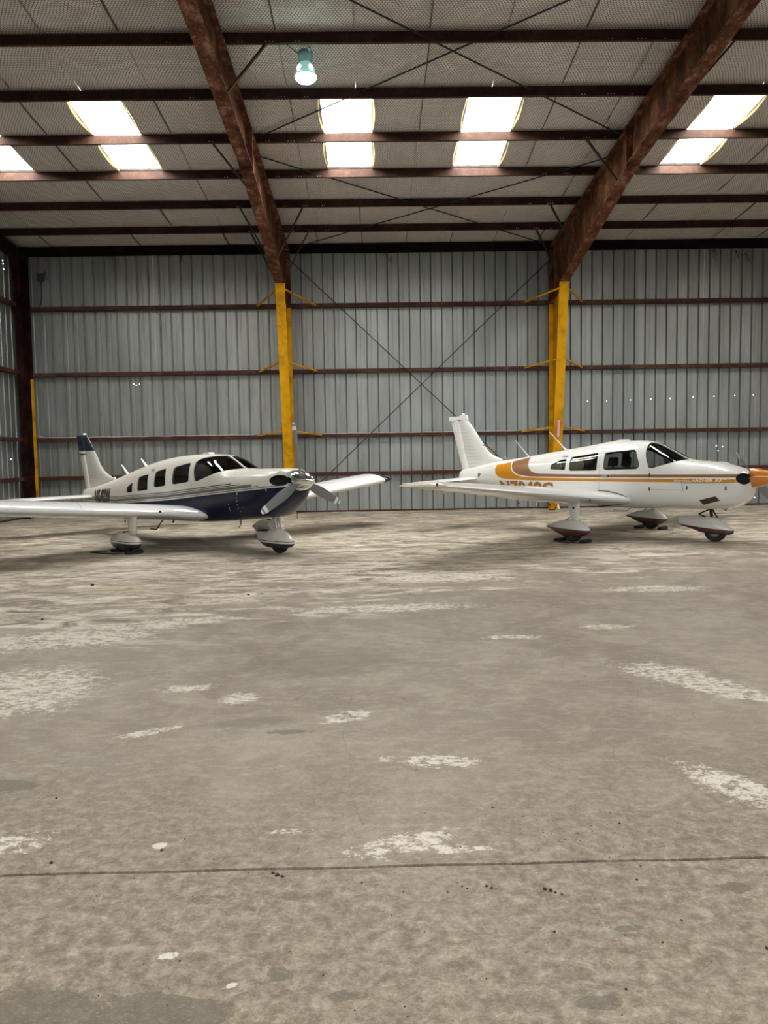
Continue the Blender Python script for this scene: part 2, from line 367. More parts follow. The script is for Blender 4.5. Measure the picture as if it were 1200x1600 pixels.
# ---- ribbed sheet walls
RIB = .324
def ribbed(x0, n, m=M_WALL):
    """profile of a sheet with n grooves, along local x, groove recess towards +y"""
    pr = [(0, 0)]
    for k in range(n):
        c = (k+.5)*RIB
        pr += [(c-.022, 0), (c-.017, .050), (c+.006, .050), (c+.036, 0), (c+.115, 0), (c+.125, .004), (c+.150, .004), (c+.160, 0)] if k < n-1 else \
              [(c-.022, 0), (c-.017, .050), (c+.006, .050), (c+.036, 0)]
    pr += [(n*RIB, 0)]
    return pr
def sheet_mesh(h, n=3, z0=0.0):
    pr = ribbed(0, n); V = []; F = []
    for x, y in pr: V += [(x, y, z0), (x, y, h)]
    for i in range(len(pr)-1): F.append((2*i, 2*i+2, 2*i+3, 2*i+1))
    me = bpy.data.meshes.new('wall_panel'); me.from_pydata(V, [], F); me.materials.append(M_WALL); return me
wb = EMPTY('wall_back', (0, BD, 0)); tag(wb, kind='structure')
me = sheet_mesh(EAVE+.1)
OFF = .512-RIB*.5+.012     # a groove sits at x = .512
k0 = math.floor((XL-OFF)/(3*RIB)); k1 = math.ceil((XR-OFF)/(3*RIB))
for k in range(k0, k1):
    o = link(bpy.data.objects.new('wall_panel', me), wb); o.location = (OFF+k*3*RIB, random.uniform(0, .003), 0)
def side_wall(name, x, rz, h0):
    w = EMPTY(name, (x, 0, 0)); tag(w, kind='structure')
    n = int((BD-FW)/(3*RIB))+1
    for k in range(n):
        ya = BD-k*3*RIB
        hh = roof_z(max(ya-1.5*RIB, FW+.01))+.1
        m_ = sheet_mesh(hh)
        o = link(bpy.data.objects.new('wall_panel', m_), w)
        if rz > 0: o.rotation_euler = (0, 0, pi/2); o.location = (0, ya-3*RIB, 0)
        else: o.rotation_euler = (0, 0, -pi/2); o.location = (0, ya, 0)
side_wall('wall_left', XL, 1, 0)
side_wall('wall_right', XR, -1, 0)
wf = EMPTY('wall_front', (0, FW, 0)); tag(wf, kind='structure')
def front(x0, x1, z0, z1):
    n = max(1, round((x1-x0)/(3*RIB)));
    for k in range(n):
        o = link(bpy.data.objects.new('wall_panel', sheet_mesh(z1, 3, z0)), wf); o.rotation_euler = (0, 0, pi); o.location = (x0+(k+1)*(x1-x0)/n, 0, 0); o.scale = ((x1-x0)/n/(3*RIB), 1, 1)
front(XL, DOOR_X[0], 0, EAVE+.1); front(DOOR_X[1], XR, 0, EAVE+.1); front(DOOR_X[0], DOOR_X[1], DOOR_H, EAVE+.1)
b_ = G().box(XL, XR, BD-.05, BD-.005, 0, .045); b_ = b_.box(XL+.005, XL+.05, FW, BD-.05, 0, .045)
tag(b_.make('baseboard_back', M_BASE), kind='structure')

# ---- roof: insulation blankets between purlins, skylights, outer sheets
PY = [13.45+1.672*k for k in range(6)]; PY = [PY[0]-1.672*k for k in range(3, 0, -1)]+PY   # purlin lines
SKX = [(-8.68, -7.71), (-5.76, -4.77), (-.90, .10), (2.00, 3.04), (6.83, 7.81), (12.1, 13.1), (16.4, 17.4)]
SKY0, SKY1 = 15.24, 18.47
FILL_Y0, FILL_Y1 = -4.04, -.66  # front-slope skylight row: out of view, added to light the near floor
ceil = EMPTY('ceiling', (0, 0, 0)); tag(ceil, kind='structure')
SEAMX = [1.10+1.30*k for k in range(-9, 16)]
edges = [XL]+[x for x in SEAMX if XL+.3 < x < XR-.3]+[XR]
ylist = []
bays = [FW]+[FW+1.6*k for k in range(1, 10)]+[RIDGE_Y]+[PY[0]-1.672]+PY+[BD]
bays = sorted(set(round(v, 4) for v in bays))
for a, c in zip(bays[:-1], bays[1:]):
    n = 6 if c > 9 else 1
    ylist += [(a+(c-a)*k/n, .035*math.sin(pi*k/n)) for k in range(n)]
ylist.append((BD, 0))
for v in (SKY0, SKY1, FILL_Y0, FILL_Y1):
    ylist.append((v, .0))
ylist = sorted(set(ylist))
for i in range(len(edges)-1):
    x0, x1 = edges[i]+.0006, edges[i+1]-.0006
    cx = [x0]+[x for s in SKX for x in s if x0+.01 < x < x1-.01]+[x1]
    xx = []
    for a, c in zip(cx[:-1], cx[1:]):
        n = max(1, round((c-a)/.33)); xx += [a+(c-a)*k/n for k in range(n)]
    xx.append(x1)
    V = []; F = []; ny = len(ylist)
    ph = random.uniform(0, 6)
    for x in xx:
        u = (x-x0)/(x1-x0)
        for y, sag in ylist:
            V.append((x, y, roof_z(y)+.005 - sag*(.4+.6*math.sin(pi*u)) - .006*math.sin(y*3+ph+x*4)*(1 if sag > .001 else 0)))
    for a in range(len(xx)-1):
        for c in range(ny-1):
            xm = (xx[a]+xx[a+1])/2; ym = (ylist[c][0]+ylist[c+1][0])/2
            if any(s0 < xm < s1 and (SKY0 < ym < SKY1 or FILL_Y0 < ym < FILL_Y1) for s0, s1 in SKX): continue
            F.append((a*ny+c, (a+1)*ny+c, (a+1)*ny+c+1, a*ny+c+1))
    MESH('insulation_strip', V, F, M_INS, ceil, True)
for k, x in enumerate(SEAMX):                      # folded tabs hanging at the seams
    if not XL+.3 < x < XR-.3: continue
    for c in range(len(PY)):
        y0 = PY[c]; y1 = PY[c+1] if c+1 < len(PY) else BD-.1
        if any(s0-.02 < x < s1+.02 for s0, s1 in SKX) and y0 > SKY0-2.0 and y1 < SKY1+2.0: continue
        g = G(); n = 6; V = []; F = []; w = random.uniform(-.012, .012); dp = random.uniform(.02, .045); lean = random.choice((-1, 1))*random.uniform(.012, .03)
        for q in range(n+1):
            t = q/n; y = y0+.05+(y1-y0-.1)*t; zz = roof_z(y)-.035*math.sin(pi*t)*.4
            V += [(x+w, y, zz), (x+w+lean, y, zz-dp*(.5+.5*math.sin(pi*t)))]
            if q: F.append((2*q-2, 2*q, 2*q+1, 2*q-1))
        MESH('insulation_tab', V, F, M_SEAM if random.random() < .7 else M_SEAML, ceil)
for s0, s1, a0, a1 in [(*s, SKY0, SKY1) for s in SKX]+[(*s, FILL_Y0, FILL_Y1) for s in SKX]:  # back-slope skylights, then the unseen front-slope row added for light
    g = G(); V = []; F = []
    n = 36
    for q in range(n+1):
        x = s0-.03+(s1-s0+.06)*q/n; h = .012 if q % 12 in (0, 1, 11) else 0
        V += [(x, a0-.05, roof_z(a0)+.075+h), (x, a1+.05, roof_z(a1)+.075+h)]
        if q: F.append((2*q-2, 2*q, 2*q+1, 2*q-1))
    MESH('skylight_panel', V, F, M_SKY, ceil)
    if a0 < 0: continue
    g = G()                                        # yellowed, curling edges of the blanket around the opening
    for xe, sgn in ((s0, -1), (s1, 1)):
        for ya, yb in ((SKY0+.02, 16.76), (16.85, SKY1-.02)):
            V = []; F = []; n = 8
            for q in range(n+1):
                t = q/n; y = ya+(yb-ya)*t
                V += [(xe, y, roof_z(y)+.08), (xe+sgn*(.004), y, roof_z(y)-.01), (xe+sgn*(.02+.05*math.sin(pi*t)), y, roof_z(y)-.045*math.sin(pi*t)-.012)]
                if q: F += [(3*q-3, 3*q, 3*q+1, 3*q-2), (3*q-2, 3*q+1, 3*q+2, 3*q-1)]
            g.add(V, F)
    g.make('skylight_edge', M_CURL, ceil)
# outer sheets with openings for the skylights
g = G(); xx = [XL-.4]+[v for s in SKX for v in s]+[XR+.4]
for a, c in zip(xx[:-1], xx[1:]):
    hole = (a, c) in SKX
    for ya, yb in ((RIDGE_Y, SKY0), (SKY0, SKY1), (SKY1, BD+.4)):
        if hole and ya == SKY0: continue
        z = lambda y: EAVE+SL*(BD-y)+.10
        g.add([(a, ya, z(ya)), (c, ya, z(ya)), (c, yb, z(yb)), (a, yb, z(yb))], [(0, 1, 2, 3)])
z0 = EAVE+SL*(BD-RIDGE_Y)+.1
for a, c in zip(xx[:-1], xx[1:]):
    hole = (a, c) in SKX
    for ya, yb in ((FW-.4, FILL_Y0), (FILL_Y0, FILL_Y1), (FILL_Y1, RIDGE_Y)):
        if hole and ya == FILL_Y0: continue
        z = lambda y: EAVE+SL*(y-FW)+.10
        g.add([(a, ya, z(ya)), (c, ya, z(ya)), (c, yb, z(yb)), (a, yb, z(yb))], [(0, 1, 2, 3)])
g.make('roof_sheet', M_OUT, ceil)

# ---- purlins, eave strut, girts
def zsec(y, zt, d=.20, f=.062, t=.006):   # Z section: web facing the viewer, bottom flange to the viewer, top flange to the wall
    return [(y, zt), (y+f, zt+.0-SL*f), (y+f, zt-t-SL*f), (y+t, zt-t), (y+t, zt-d), (y-f, zt-d), (y-f, zt-d+.018), (y-f+t, zt-d+.018), (y-f+t, zt-d+t), (y, zt-d+t)]
FRX = [-2.47, 5.47, 13.2]
names = ['first dark steel purlin from the back wall', 'second dark steel purlin from the back wall', 'third dark steel purlin from the back wall',
         'dark steel purlin crossing just below the white skylights', 'dark steel purlin crossing the middle of the skylights', 'dark steel purlin above the skylights, behind the lamp',
         ]
for k, y in enumerate(PY):
    zt = roof_z(y)-.012
    o = G().extr(zsec(y, zt), XL+.02, XR-.02).make('roof_purlin', M_PURLIN)
    n = len(PY)-1-k
    lab = {0: 'dark red-brown steel roof purlin nearest the back wall, just above the eave beam',
           1: 'second dark steel roof purlin up from the back wall eave',
           2: 'third dark steel roof purlin up from the back wall eave',
           3: 'dark steel roof purlin at the lower end of the skylights, lit orange in patches',
           4: 'dark steel roof purlin crossing the middle of the skylights',
           5: 'dark steel roof purlin along the upper end of the skylights, behind the glowing lamp',
           6: 'dark steel roof purlin that the glowing high bay lamp hangs from'}.get(n, 'first roof purlin nearer the viewer than the lamp, overhead' if n == 7 else 'second roof purlin nearer the viewer than the lamp, overhead')
    tag(o, lab, 'purlin', 'steel roof purlins')
    g = G(); yb = y-.003; zb = zt-.155
    for fx in FRX:
        for off in ((-.86, -.80, .34, .40, .80, .86, .92, 1.30, 1.36) if fx < 0 else (-1.36, -1.30, -.86, -.80, -.74, -.40, .55, .61)):
            g.lathe([(0.0001, -.006), (.011, -.006), (.011, .004)], (fx+off, yb, zb), 'y', 6)
    g.make('bolt_heads', M_BOLT, o)['kind'] = 'stuff'
e = G().extr([(23.20, 7.955), (23.40, 7.94), (23.40, 7.93), (23.21, 7.945), (23.21, 7.73), (23.40, 7.73), (23.40, 7.72), (23.20, 7.72)], XL+.02, XR-.02).make('eave_beam', rust_steel('eave_dark', (.006, .004, .004), (.010, .007, .006), (.018, .011, .010), 2, .9, spec=.05))
tag(e, 'black-brown steel eave beam along the top of the back wall', 'beam')
GZ = [6.175, 4.24, 2.31, 1.16]
for k, z in enumerate(GZ):
    g = G(); yy = BD-.21
    prof = [(yy, z+.055), (BD-.004, z+.055), (BD-.004, z+.049), (yy+.006, z+.049), (yy+.006, z-.049), (BD-.03, z-.049), (BD-.03, z-.055), (yy, z-.055)]
    o = g.extr(prof, XL+.02, XR-.02).make('wall_girt', M_GIRT)
    tag(o, ['highest dark steel girt across the ribbed back wall', 'second highest reddish steel girt across the ribbed back wall',
            'third reddish girt down on the back wall, with pale cables lying on it', 'lowest reddish girt on the back wall, behind the airplane fuselages'][k], 'girt', 'back wall girts')
    g = G(); xw = XL+.21
    g.box(XL+.006, xw, FW, BD-.9, z+.049, z+.055).box(xw-.006, xw, FW, BD-.9, z-.055, z+.049).box(XL+.03, xw, FW, BD-.9, z-.055, z-.049)
    o = g.make('wall_girt', M_GIRT)
    tag(o, ['highest dark girt on the left end wall', 'second highest girt on the left end wall', 'third girt down on the left end wall', 'lowest girt on the left end wall, behind the white wing'][k], 'girt', 'left end wall girts')

# ---- rigid frames: tapered columns and rafters
def frame(fx, label, yellow_top=6.46, yoff=0.0, fw=.265, end=False):
    root = EMPTY('steel_frame', (fx, 0, 0)); tag(root, label, 'frame', 'rigid steel frames')
    K = (21.62+yoff, 6.48); B0 = (22.98, 0.0); SP = (16.15+yoff*.3, 7.56); RD = (RIDGE_Y, roof_z(RIDGE_Y)-.2-.75)
    yb = BD-.215; h = fw/2; t = .018
    g = G()                                        # column front flange (yellow)
    def plate(a, c, w=fw, th=.018, gg=None):
        gg.bar((0, a[0], a[1]), (0, c[0], c[1]), w, th, up=(0, -1, .2)); return gg
    plate(B0, K, gg=g).make('column_flange', M_YEL, root)
    zy = yellow_top-.35
    G().box(-h, h, yb-t, yb, 0, zy).make('column_back_flange', M_YEL, root)
    G().box(-h, h, yb-t, yb, zy, 7.72).make('column_back_flange', M_RAFTER, root)
    def web(poly, m_, nm): 
        n = len(poly); V = [(x, y, z) for x in (-.006, .006) for y, z in poly]
        MESH(nm, V, [tuple(range(n)), tuple(range(2*n-1, n-1, -1))]+[(i, (i+1) % n, n+(i+1) % n, n+i) for i in range(n)], m_, root)
    web([(B0[0], 0), (yb, 0), (yb, zy), (K[0], K[1])], M_YEL, 'column_web')
    top = lambda y: roof_z(y)-.215
    web([K, (yb, zy), (yb, top(yb)), (K[0], top(K[0]))], M_RAFTW, 'knee_web')
    web([K, (K[0], top(K[0])), (SP[0], top(SP[0])), SP], M_RAFTW, 'rafter_web')
    web([(SP[0], SP[1]+.03), (SP[0], top(SP[0])), (RD[0], top(RD[0]+.01)), RD], M_RAFTW, 'rafter_web')
    plate(K, SP, gg=G()).make('rafter_flange', M_RAFTER, root)
    plate((SP[0], SP[1]+.03), RD, gg=G()).make('rafter_flange', M_RAFTER, root)
    plate((yb, top(yb)), (RD[0], top(RD[0]+.01)), gg=G()).make('rafter_top_flange', M_RAFTER, root)
    # splice: end plates with bolts, knee stiffener
    g = G().box(-h-.01, h+.01, SP[0]-.022, SP[0]+.022, SP[1]-.10, top(SP[0])+.02)
    for sx in (-.08, .08):
        for zz in (SP[1]-.06, SP[1]+.12, SP[1]+.3, SP[1]+.6): g.lathe([(.0001, -.045), (.02, -.045), (.02, .045), (.0001, .045)], (sx, SP[0], zz), 'y', 6)
    g.make('splice_plate', M_RAFTER, root)
    g = G(); g.bar((0, K[0], K[1]), (0, yb, zy), fw*.9, .014, up=(0, -1, .2)); g.make('knee_stiffener', M_RAFTER, root)
    G().box(-h-.03, h+.03, B0[0]-.06, yb+.05, 0.0, .02).make('base_plate', M_YEL, root)
    # flange braces to purlins and girts
    def flange_z(y):
        if y > SP[0]: a, c = K, SP
        else: a, c = (SP[0], SP[1]+.03), RD
        return a[1]+(c[1]-a[1])*(y-a[0])/(c[0]-a[0])
    for k, sides in ((3, (1,)), (5, (-1,)), (7, (-1, 1)), (8, (-1, 1))):
        y = PY[k]
        for s in sides:
            if y < K[0]: p = (s*h*.9, y+.06, flange_z(y)+.02)
            else: p = (s*h*.9, K[0]+.05, K[1]+.12)
            G().bar(p, (s*.80, y+.01, roof_z(y)-.19), .05, .035).make('flange_brace', M_RODS if s < 0 else M_GIRT, root)
    for z in GZ[:3]:
        t_ = (z+.12)/K[1]; yy = B0[0]+(K[0]-B0[0])*t_
        for s in (-1, 1):
            G().bar((s*h*.9, yy+.02, z+.14), (s*(.86 if z > 3 else .95), BD-.225, z+(.0 if z > 3 else .03)), .045, .04).make('flange_brace', M_YEL, root)
    return root
fl_ = frame(FRX[0], 'rusty brown rafter on a yellow tapered column, behind the blue and white airplane nose')
fr_ = frame(FRX[1], 'rusty rafter on a yellow tapered column bearing a small red and white sign', yoff=.28)
frame(FRX[2], 'steel frame further right than the orange-striped airplane')
# end frame in the left corner
ef = EMPTY('end_frame', (XL+.33, 0, 0)); tag(ef, 'dark steel corner column with narrow yellow flange, left end of back wall', 'frame')
M_DKR = rust_steel('dark_corner_steel', (.008, .004, .004), (.022, .008, .007), (.045, .016, .012), 2, .9, spec=.05)
G().box(-.12, -.10, 22.65, BD-.22, 0, 7.75).make('column_web', M_DKR, ef)
G().box(-.22, -.02, 22.63, 22.65, 0, 7.7).make('column_flange', M_DKR, ef)
G().box(-.16, -.015, BD-.235, BD-.22, 0, 4.12).make('column_back_flange', M_YEL, ef)
G().box(-.16, -.015, BD-.235, BD-.22, 4.12, 7.75).make('column_back_flange', M_DKR, ef)
g = G(); g.bar((-.12, BD-.2, 7.58), (-.12, RIDGE_Y, roof_z(RIDGE_Y)-.36), .2, .30); g.make('rafter', M_DKR, ef)

# ---- cross bracing rods
def rod(a, b, label, grp):
    o = G().tube([a, b], .015, 6).make('brace_rod', M_RODS); tag(o, label, 'brace rod', grp)
rz = lambda y, k=0: roof_z(y)-.085-.035*k
def rr(xa, ya, xb, yb, lab, k=0): rod((xa, ya, rz(ya, k)), (xb, yb, rz(yb, k)), lab, 'roof brace rods')
rr(FRX[0]+.02, 10.81, FRX[1]-.02, 16.81, 'thin roof rod falling left to right above the skylights, near the lamp', 1)
rr(FRX[0]+.02, 16.90, FRX[1]-.02, 10.90, 'thin roof brace rod rising left to right from the left rafter past the lamp')
rr(FRX[0]+.02, 17.60, FRX[1]-.35, 23.17, 'thin roof rod from left rafter splice to the eave by the right frame')
rr(FRX[0]+.35, 23.17, FRX[1]-.02, 17.77, 'thin roof rod from right rafter splice to the eave by the left frame', 1)
rod((-2.44, BD-.265, 7.58), (5.38, BD-.265, -.02+.12), 'thin wall rod falling from the left column top towards the orange-striped airplane', 'back wall brace rods')
rod((5.44, BD-.31, 7.48), (-2.38, BD-.31, .16), 'thin wall rod falling from the right column top towards the blue airplane nose', 'back wall brace rods')

# ---- high bay lamp
def lamp():
    x, y = -1.035, 13.72; zt = roof_z(13.45)-.21
    r = EMPTY('high_bay_lamp', (x, y, 8.13)); tag(r, 'glowing white-green high bay lamp hanging from the roof purlin', 'lamp'); r.scale = (.93, .93, .86); r.location.z = 8.17
    mt, t, N, L, b = mat('teal_painted_housing'); setp(b, col=(.22, .42, .44), rough=.5)
    G().tube([(.09, -.2, zt-8.13+.02), (.09, -.10, zt-8.13+.0), (.09, 0, .46)], .02, 8).make('mounting_hook', mt, r)
    G().lathe([(.0001, .50), (.125, .50), (.135, .48), (.135, .38), (.12, .365), (.12, .30), (.105, .28)], n=28).make('ballast_housing', mt, r, True)
    mg, t, N, L, b = mat('prismatic_reflector'); setp(b, col=(.45, .62, .60), rough=.25, emit=(.42, .85, .78), es=.55)
    G().lathe([(.105, .28), (.125, .25), (.165, .18), (.185, .10), (.19, .05), (.195, .02)], n=28).make('reflector_bell', mg, r, True)
    ml, t, N, L, b = mat('lamp_lens_glow'); setp(b, col=(.8, .9, .88), emit=(.66, 1.0, .93), es=LAMP_STRENGTH)
    G().lathe([(.196, .035), (.200, .02), (.19, -.02), (.15, -.062), (.09, -.088), (.0001, -.097)], n=28).make('lens', ml, r, True)
    G().lathe([(.203, .04), (.210, .03), (.203, .02)], n=28).make('lens_rim', mt, r, True)
    mb, t, N, L, b = mat('lamp_bulb_glow'); setp(b, emit=(.7, 1.0, .93), es=30)
    for s in (-1, 1): G().lathe([(.0001, .20), (.035, .17), (.05, .12), (.035, .07), (.0001, .05)], (s*.10, -.12, 0), n=12).make('glowing_tube', mb, r, True)
    G().tube([(-.10, 0, .44), (-.22, -.1, .50), (-.32, -.26, zt-8.13+.05)], .009, 6).make('power_cord', M_BLACK, r)
lamp()

# ---- small fittings on the walls and frames
def cable(pts, r, m_, name, lab, cat): tag(G().tube(pts, r, 6).make(name, m_), lab, cat)

def wav(x0, x1, y, z, amp=.01): 
    n = 30; return [(x0+(x1-x0)*k/n, y, z+amp*math.sin(k*1.7)) for k in range(n+1)]
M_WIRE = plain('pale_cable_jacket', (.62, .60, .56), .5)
cable([(-10.0, BD-.25, 2.45)]+wav(-9.8, FRX[0]-1.05, BD-.22, 2.372, .004), .011, M_WIRE, 'power_cable', 'pale cable lying along the third girt in the left bay', 'cable')
cable(wav(FRX[0]+1.05, FRX[1]-1.05, BD-.22, 2.372, .004), .010, M_WIRE, 'power_cable', 'pale cable lying along the third girt between the two yellow columns', 'cable')
cable([(5.0, BD-.03, .05), (5.0, BD-.03, 2.2)], .018, M_WIRE, 'seam_daylight_strip', 'thin white strip for daylight leaking through a back wall seam, left of right yellow column', 'light leak')  # bright line of daylight at a wall seam, shaped as a thin white tube
o = G().tube([(5.50, 22.60, .03), (5.40, 22.80, .42)], .035, 10).make('pvc_pipe', plain('white_pvc', (.80, .74, .62), .4)); tag(o, 'short white pipe leaning on the foot of the right yellow column', 'pipe')
jb = EMPTY('junction_box', (-9.75, BD-.02, 7.12)); tag(jb, 'small dark junction box high on the back wall in the left corner', 'box')
M_JB = plain('dark_box_paint', (.05, .05, .048), .6)
G().box(-.09, .09, -.09, 0, -.11, .11).box(-.07, .07, -.10, -.09, -.09, .09).make('box_body', M_JB, jb)
G().tube([(0, -.04, -.11), (.005, -.04, -.55), (-.04, -.04, -.78), (-.15, -.05, -.92), (-.28, -.08, -.93)], .012, 6).make('cord', M_BLACK, jb)
# sign on the right column
sg = EMPTY('column_sign', (FRX[1], 22.42, 2.40)); tag(sg, 'narrow red and white warning sign on the right yellow column', 'sign')
M_RED = plain('sign_red', (.55, .03, .02), .5); M_SW = plain('sign_white', (.8, .72, .66), .5)
tilt = (21.90-22.98)/6.48
sg.rotation_euler = (math.atan(-tilt)*1, 0, 0)
sg.rotation_euler = (math.atan2(1.08, 6.48), 0, 0)
sg.location = (FRX[1], 22.98+tilt*2.40-.022, 2.40)
G().box(-.055, .055, -.004, 0, -.26, .26).make('sign_plate', M_RED, sg)
G().box(-.032, .032, -.006, -.004, -.245, .19).box(-.04, .04, -.006, -.004, .20, .245).make('sign_field', M_SW, sg)
g = G()
for k in range(12): g.box(-.010-.004*(k % 2), .010, -.0075, -.006, .15-k*.030, .168-k*.030)
g.box(-.02, .02, -.0075, -.006, .215, .225); g.make('sign_lettering', M_RED, sg)['kind'] = 'stuff'
# daylight pin holes in the sheets
M_PIN = plain('daylight_through_hole', (1, 1, 1), .5, 0, emit=(.85, .93, 1.0), es=9.0)
g = G()
def onY(x, y, Y):
    d = Vector((0, 0, 0))
    v = Vector(((x-600)/1200., -(y-800)/1200., 1.))
    for i in range(3): d[i] = M[0][i]*v[0]+M[1][i]*v[1]+M[2][i]*v[2]
    k = Y/d[1]; return (d[0]*k, Y, CAM_H+d[2]*k)
for x, y in ((918, 627), (948, 626.5), (985, 625), (1017, 623.5), (1047, 622.5), (1083, 620.5), (1115.5, 619), (1148, 618), (1177, 617), (209, 600), (213, 602), (218, 600.5), (133.5, 678), (1119, 696.5), (1129, 698), (1122, 704), (1179, 777), (48, 684)):
    X, Y, Z = onY(x, y, BD)
    g.lathe([(.0001, 0), (.012, 0), (.009, -.006)], (X, BD-.004, Z), 'y', 8)
for z, y in ((7.35, 22.3), (7.27, 22.32), (7.12, 22.34), (1.75, 22.2), (7.0, 21.6)): g.lathe([(.0001, 0), (.016, 0), (.010, .006)], (XL+.004, y, z), 'x', 8)
hp = g.make('screw_hole_daylight', M_PIN, wb); hp.location = (0, -BD, 0); hp['kind'] = 'stuff'
# cobweb / nest debris under the eave
M_WEB = plain('dusty_cobweb', (.05, .045, .04), .95)
g = G()
for x, y in ((283, 400), (600, 396), (610, 402), (1117, 392), (1151, 393), (1167, 398), (170, 392), (70, 425)):
    X, Y, Z = onY(x, y, BD-.02)
    for q in range(6):
        a = (X+random.uniform(-.05, .05), BD-.012, Z+random.uniform(0, .06)); g.bar(a, (a[0]+random.uniform(-.12, .14), BD-.012, a[2]-random.uniform(.05, .32)), .008, .008)
w_ = g.make('cobweb_debris', M_WEB, wb); w_.location = (0, -BD, 0); w_['kind'] = 'stuff'
# litter on the floor
g = G()
def onF(x, y):
    v = Vector(((x-600)/1200., -(y-800)/1200., 1.)); d = [M[0][i]*v[0]+M[1][i]*v[1]+M[2][i]*v[2] for i in range(3)]
    k = -CAM_H/d[2]; return (d[0]*k, d[1]*k)
def crumb(x, y, r):
    n = 6; V = [(x+r*math.cos(2*pi*k/n)*random.uniform(.6, 1.2), y+r*math.sin(2*pi*k/n)*random.uniform(.6, 1.2), .0005) for k in range(n)]
    V += [(x+(v[0]-x)*.6, y+(v[1]-y)*.6, r*.7) for v in V[:n]]
    g.add(V, [tuple(range(n, 2*n))]+[(k, (k+1) % n, n+(k+1) % n, n+k) for k in range(n)])
for (px, py, r) in [(88, 1248, .008), (80, 1349, .009), (433, 1368, .011), (427, 1365, .008), (441, 1370, .008), (722, 1385, .005), (730, 1389, .005), (760, 1385, .007), (768, 1388, .007), (851, 1390, .009), (860, 1392, .010), (868, 1395, .007), (878, 1398, .005),
                  (968, 1287, .007), (995, 1375, .006), (1065, 1438, .005), (866, 1456, .006), (1035, 1473, .005), (289, 1311, .006), (334, 1343, .005), (252, 1329, .008), (122, 1291, .004), (248, 1522, .003), (224, 1507, .003), (505, 1524, .004), (978, 1546, .005), (281, 1502, .005), (930, 1405, .004), (1198, 1482, .008), (565, 1380, .004), (770, 1262, .006), (902, 1302, .005), (145, 915, .03), (388, 930, .02), (66, 969, .02)]:
    X, Y = onF(px, py); crumb(X, Y, r)
for _ in range(90):
    px = random.uniform(20, 1180); py = random.uniform(1200, 1590); X, Y = onF(px, py); crumb(X, Y, random.uniform(.0015, .0035))
for _ in range(50):
    px = random.gauss(900, 60); py = random.gauss(1310, 25); X, Y = onF(px, py); crumb(X, Y, random.uniform(.0015, .004))
lt = g.make('floor_litter', M_CONC_DUST); tag(lt, 'dark crumbs and leaf litter scattered on the concrete near the floor joint', 'litter', kind='stuff')

# ================================================================ AIRCRAFT
def interp(tab, x):      # smooth (monotone-ish cubic) interpolation of station tuples
    xs = [r[0] for r in tab]
    if x <= xs[0]: return tab[0][1:]
    if x >= xs[-1]: return tab[-1][1:]
    i = max(k for k in range(len(xs)-1) if xs[k] <= x); h = xs[i+1]-xs[i]; t = (x-xs[i])/h; out = []
    for c in range(1, len(tab[0])):
        v = lambda k: tab[k][c]
        s = (v(i+1)-v(i))/h
        def slope(k):
            if k == 0 or k == len(xs)-1: return None
            a = (v(k)-v(k-1))/(xs[k]-xs[k-1]); b = (v(k+1)-v(k))/(xs[k+1]-xs[k])
            return 0 if a*b <= 0 else 2*a*b/(a+b)
        m0 = slope(i); m1 = slope(i+1); m0 = s if m0 is None else m0; m1 = s if m1 is None else m1
        out.append((2*t**3-3*t**2+1)*v(i)+(t**3-2*t**2+t)*h*m0+(-2*t**3+3*t**2)*v(i+1)+(t**3-t**2)*h*m1)
    return out
class Hull:              # stations (x, z_bottom, z_top, z_widest, half_width, n_top, n_bottom)
    def __init__(s, tab): s.tab = tab
    def at(s, x): return interp(s.tab, x)
    def y(s, x, z, off=0.0):
        zb, zt, zc, w, nt, nb = s.at(x)
        if z >= zc: t = min(.999, (z-zc)/(zt-zc)); n = nt
        else: t = min(.999, (zc-z)/(zc-zb)); n = nb
        return w*(1-t**n)**(1/n)+off
    def top(s, x, y):
        zb, zt, zc, w, nt, nb = s.at(x); t = min(.999, abs(y)/w); return zc+(zt-zc)*(1-t**nt)**(1/nt)
    def ring(s, x, K, inset=0.0):
        zb, zt, zc, w, nt, nb = s.at(x); zb += inset; zt -= inset; w -= inset; P = []
        for k in range(K):
            a = 2*pi*k/K; c, sn = math.cos(a), math.sin(a)
            # even out spacing on squarish sections
            n = nt if sn >= 0 else nb; H = (zt-zc) if sn >= 0 else (zc-zb)
            P.append((x, w*math.copysign(abs(c)**(2/n), c), zc+H*math.copysign(abs(sn)**(2/n), sn)))
        return P
    def mesh(s, xs, K=72, inset=0.0):
        V = []; F = []
        for i, x in enumerate(xs):
            V += s.ring(x, K, inset)
            if i: F += [((i-1)*K+k, (i-1)*K+(k+1) % K, i*K+(k+1) % K, i*K+k) for k in range(K)]
        F += [tuple(range(K-1, -1, -1)), tuple(range((len(xs)-1)*K, len(xs)*K))]
        return V, F
def frange(a, b, n): return [a+(b-a)*k/n for k in range(n+1)]
def roundpoly(poly, r, n=4):
    out = []; N_ = len(poly)
    for i in range(N_):
        p = Vector(poly[i]); a = Vector(poly[i-1]); b = Vector(poly[(i+1) % N_])
        da = (a-p); db = (b-p); ra = min(r, da.length*.45, db.length*.45)
        s = p+da.normalized()*ra; e = p+db.normalized()*ra
        for k in range(n+1):
            t = k/n; q = s*(1-t)**2+p*2*t*(1-t)+e*t*t; out.append((q.x, q.y))
    return out
def temp_obj(V, F, mats=()):
    me = bpy.data.meshes.new('tmp'); me.from_pydata([tuple(v) for v in V], [], F)
    bm = bmesh.new(); bm.from_mesh(me); bmesh.ops.recalc_face_normals(bm, faces=bm.faces); bm.to_mesh(me); bm.free()
    for m in mats: me.materials.append(m)
    return link(bpy.data.objects.new('tmp', me))
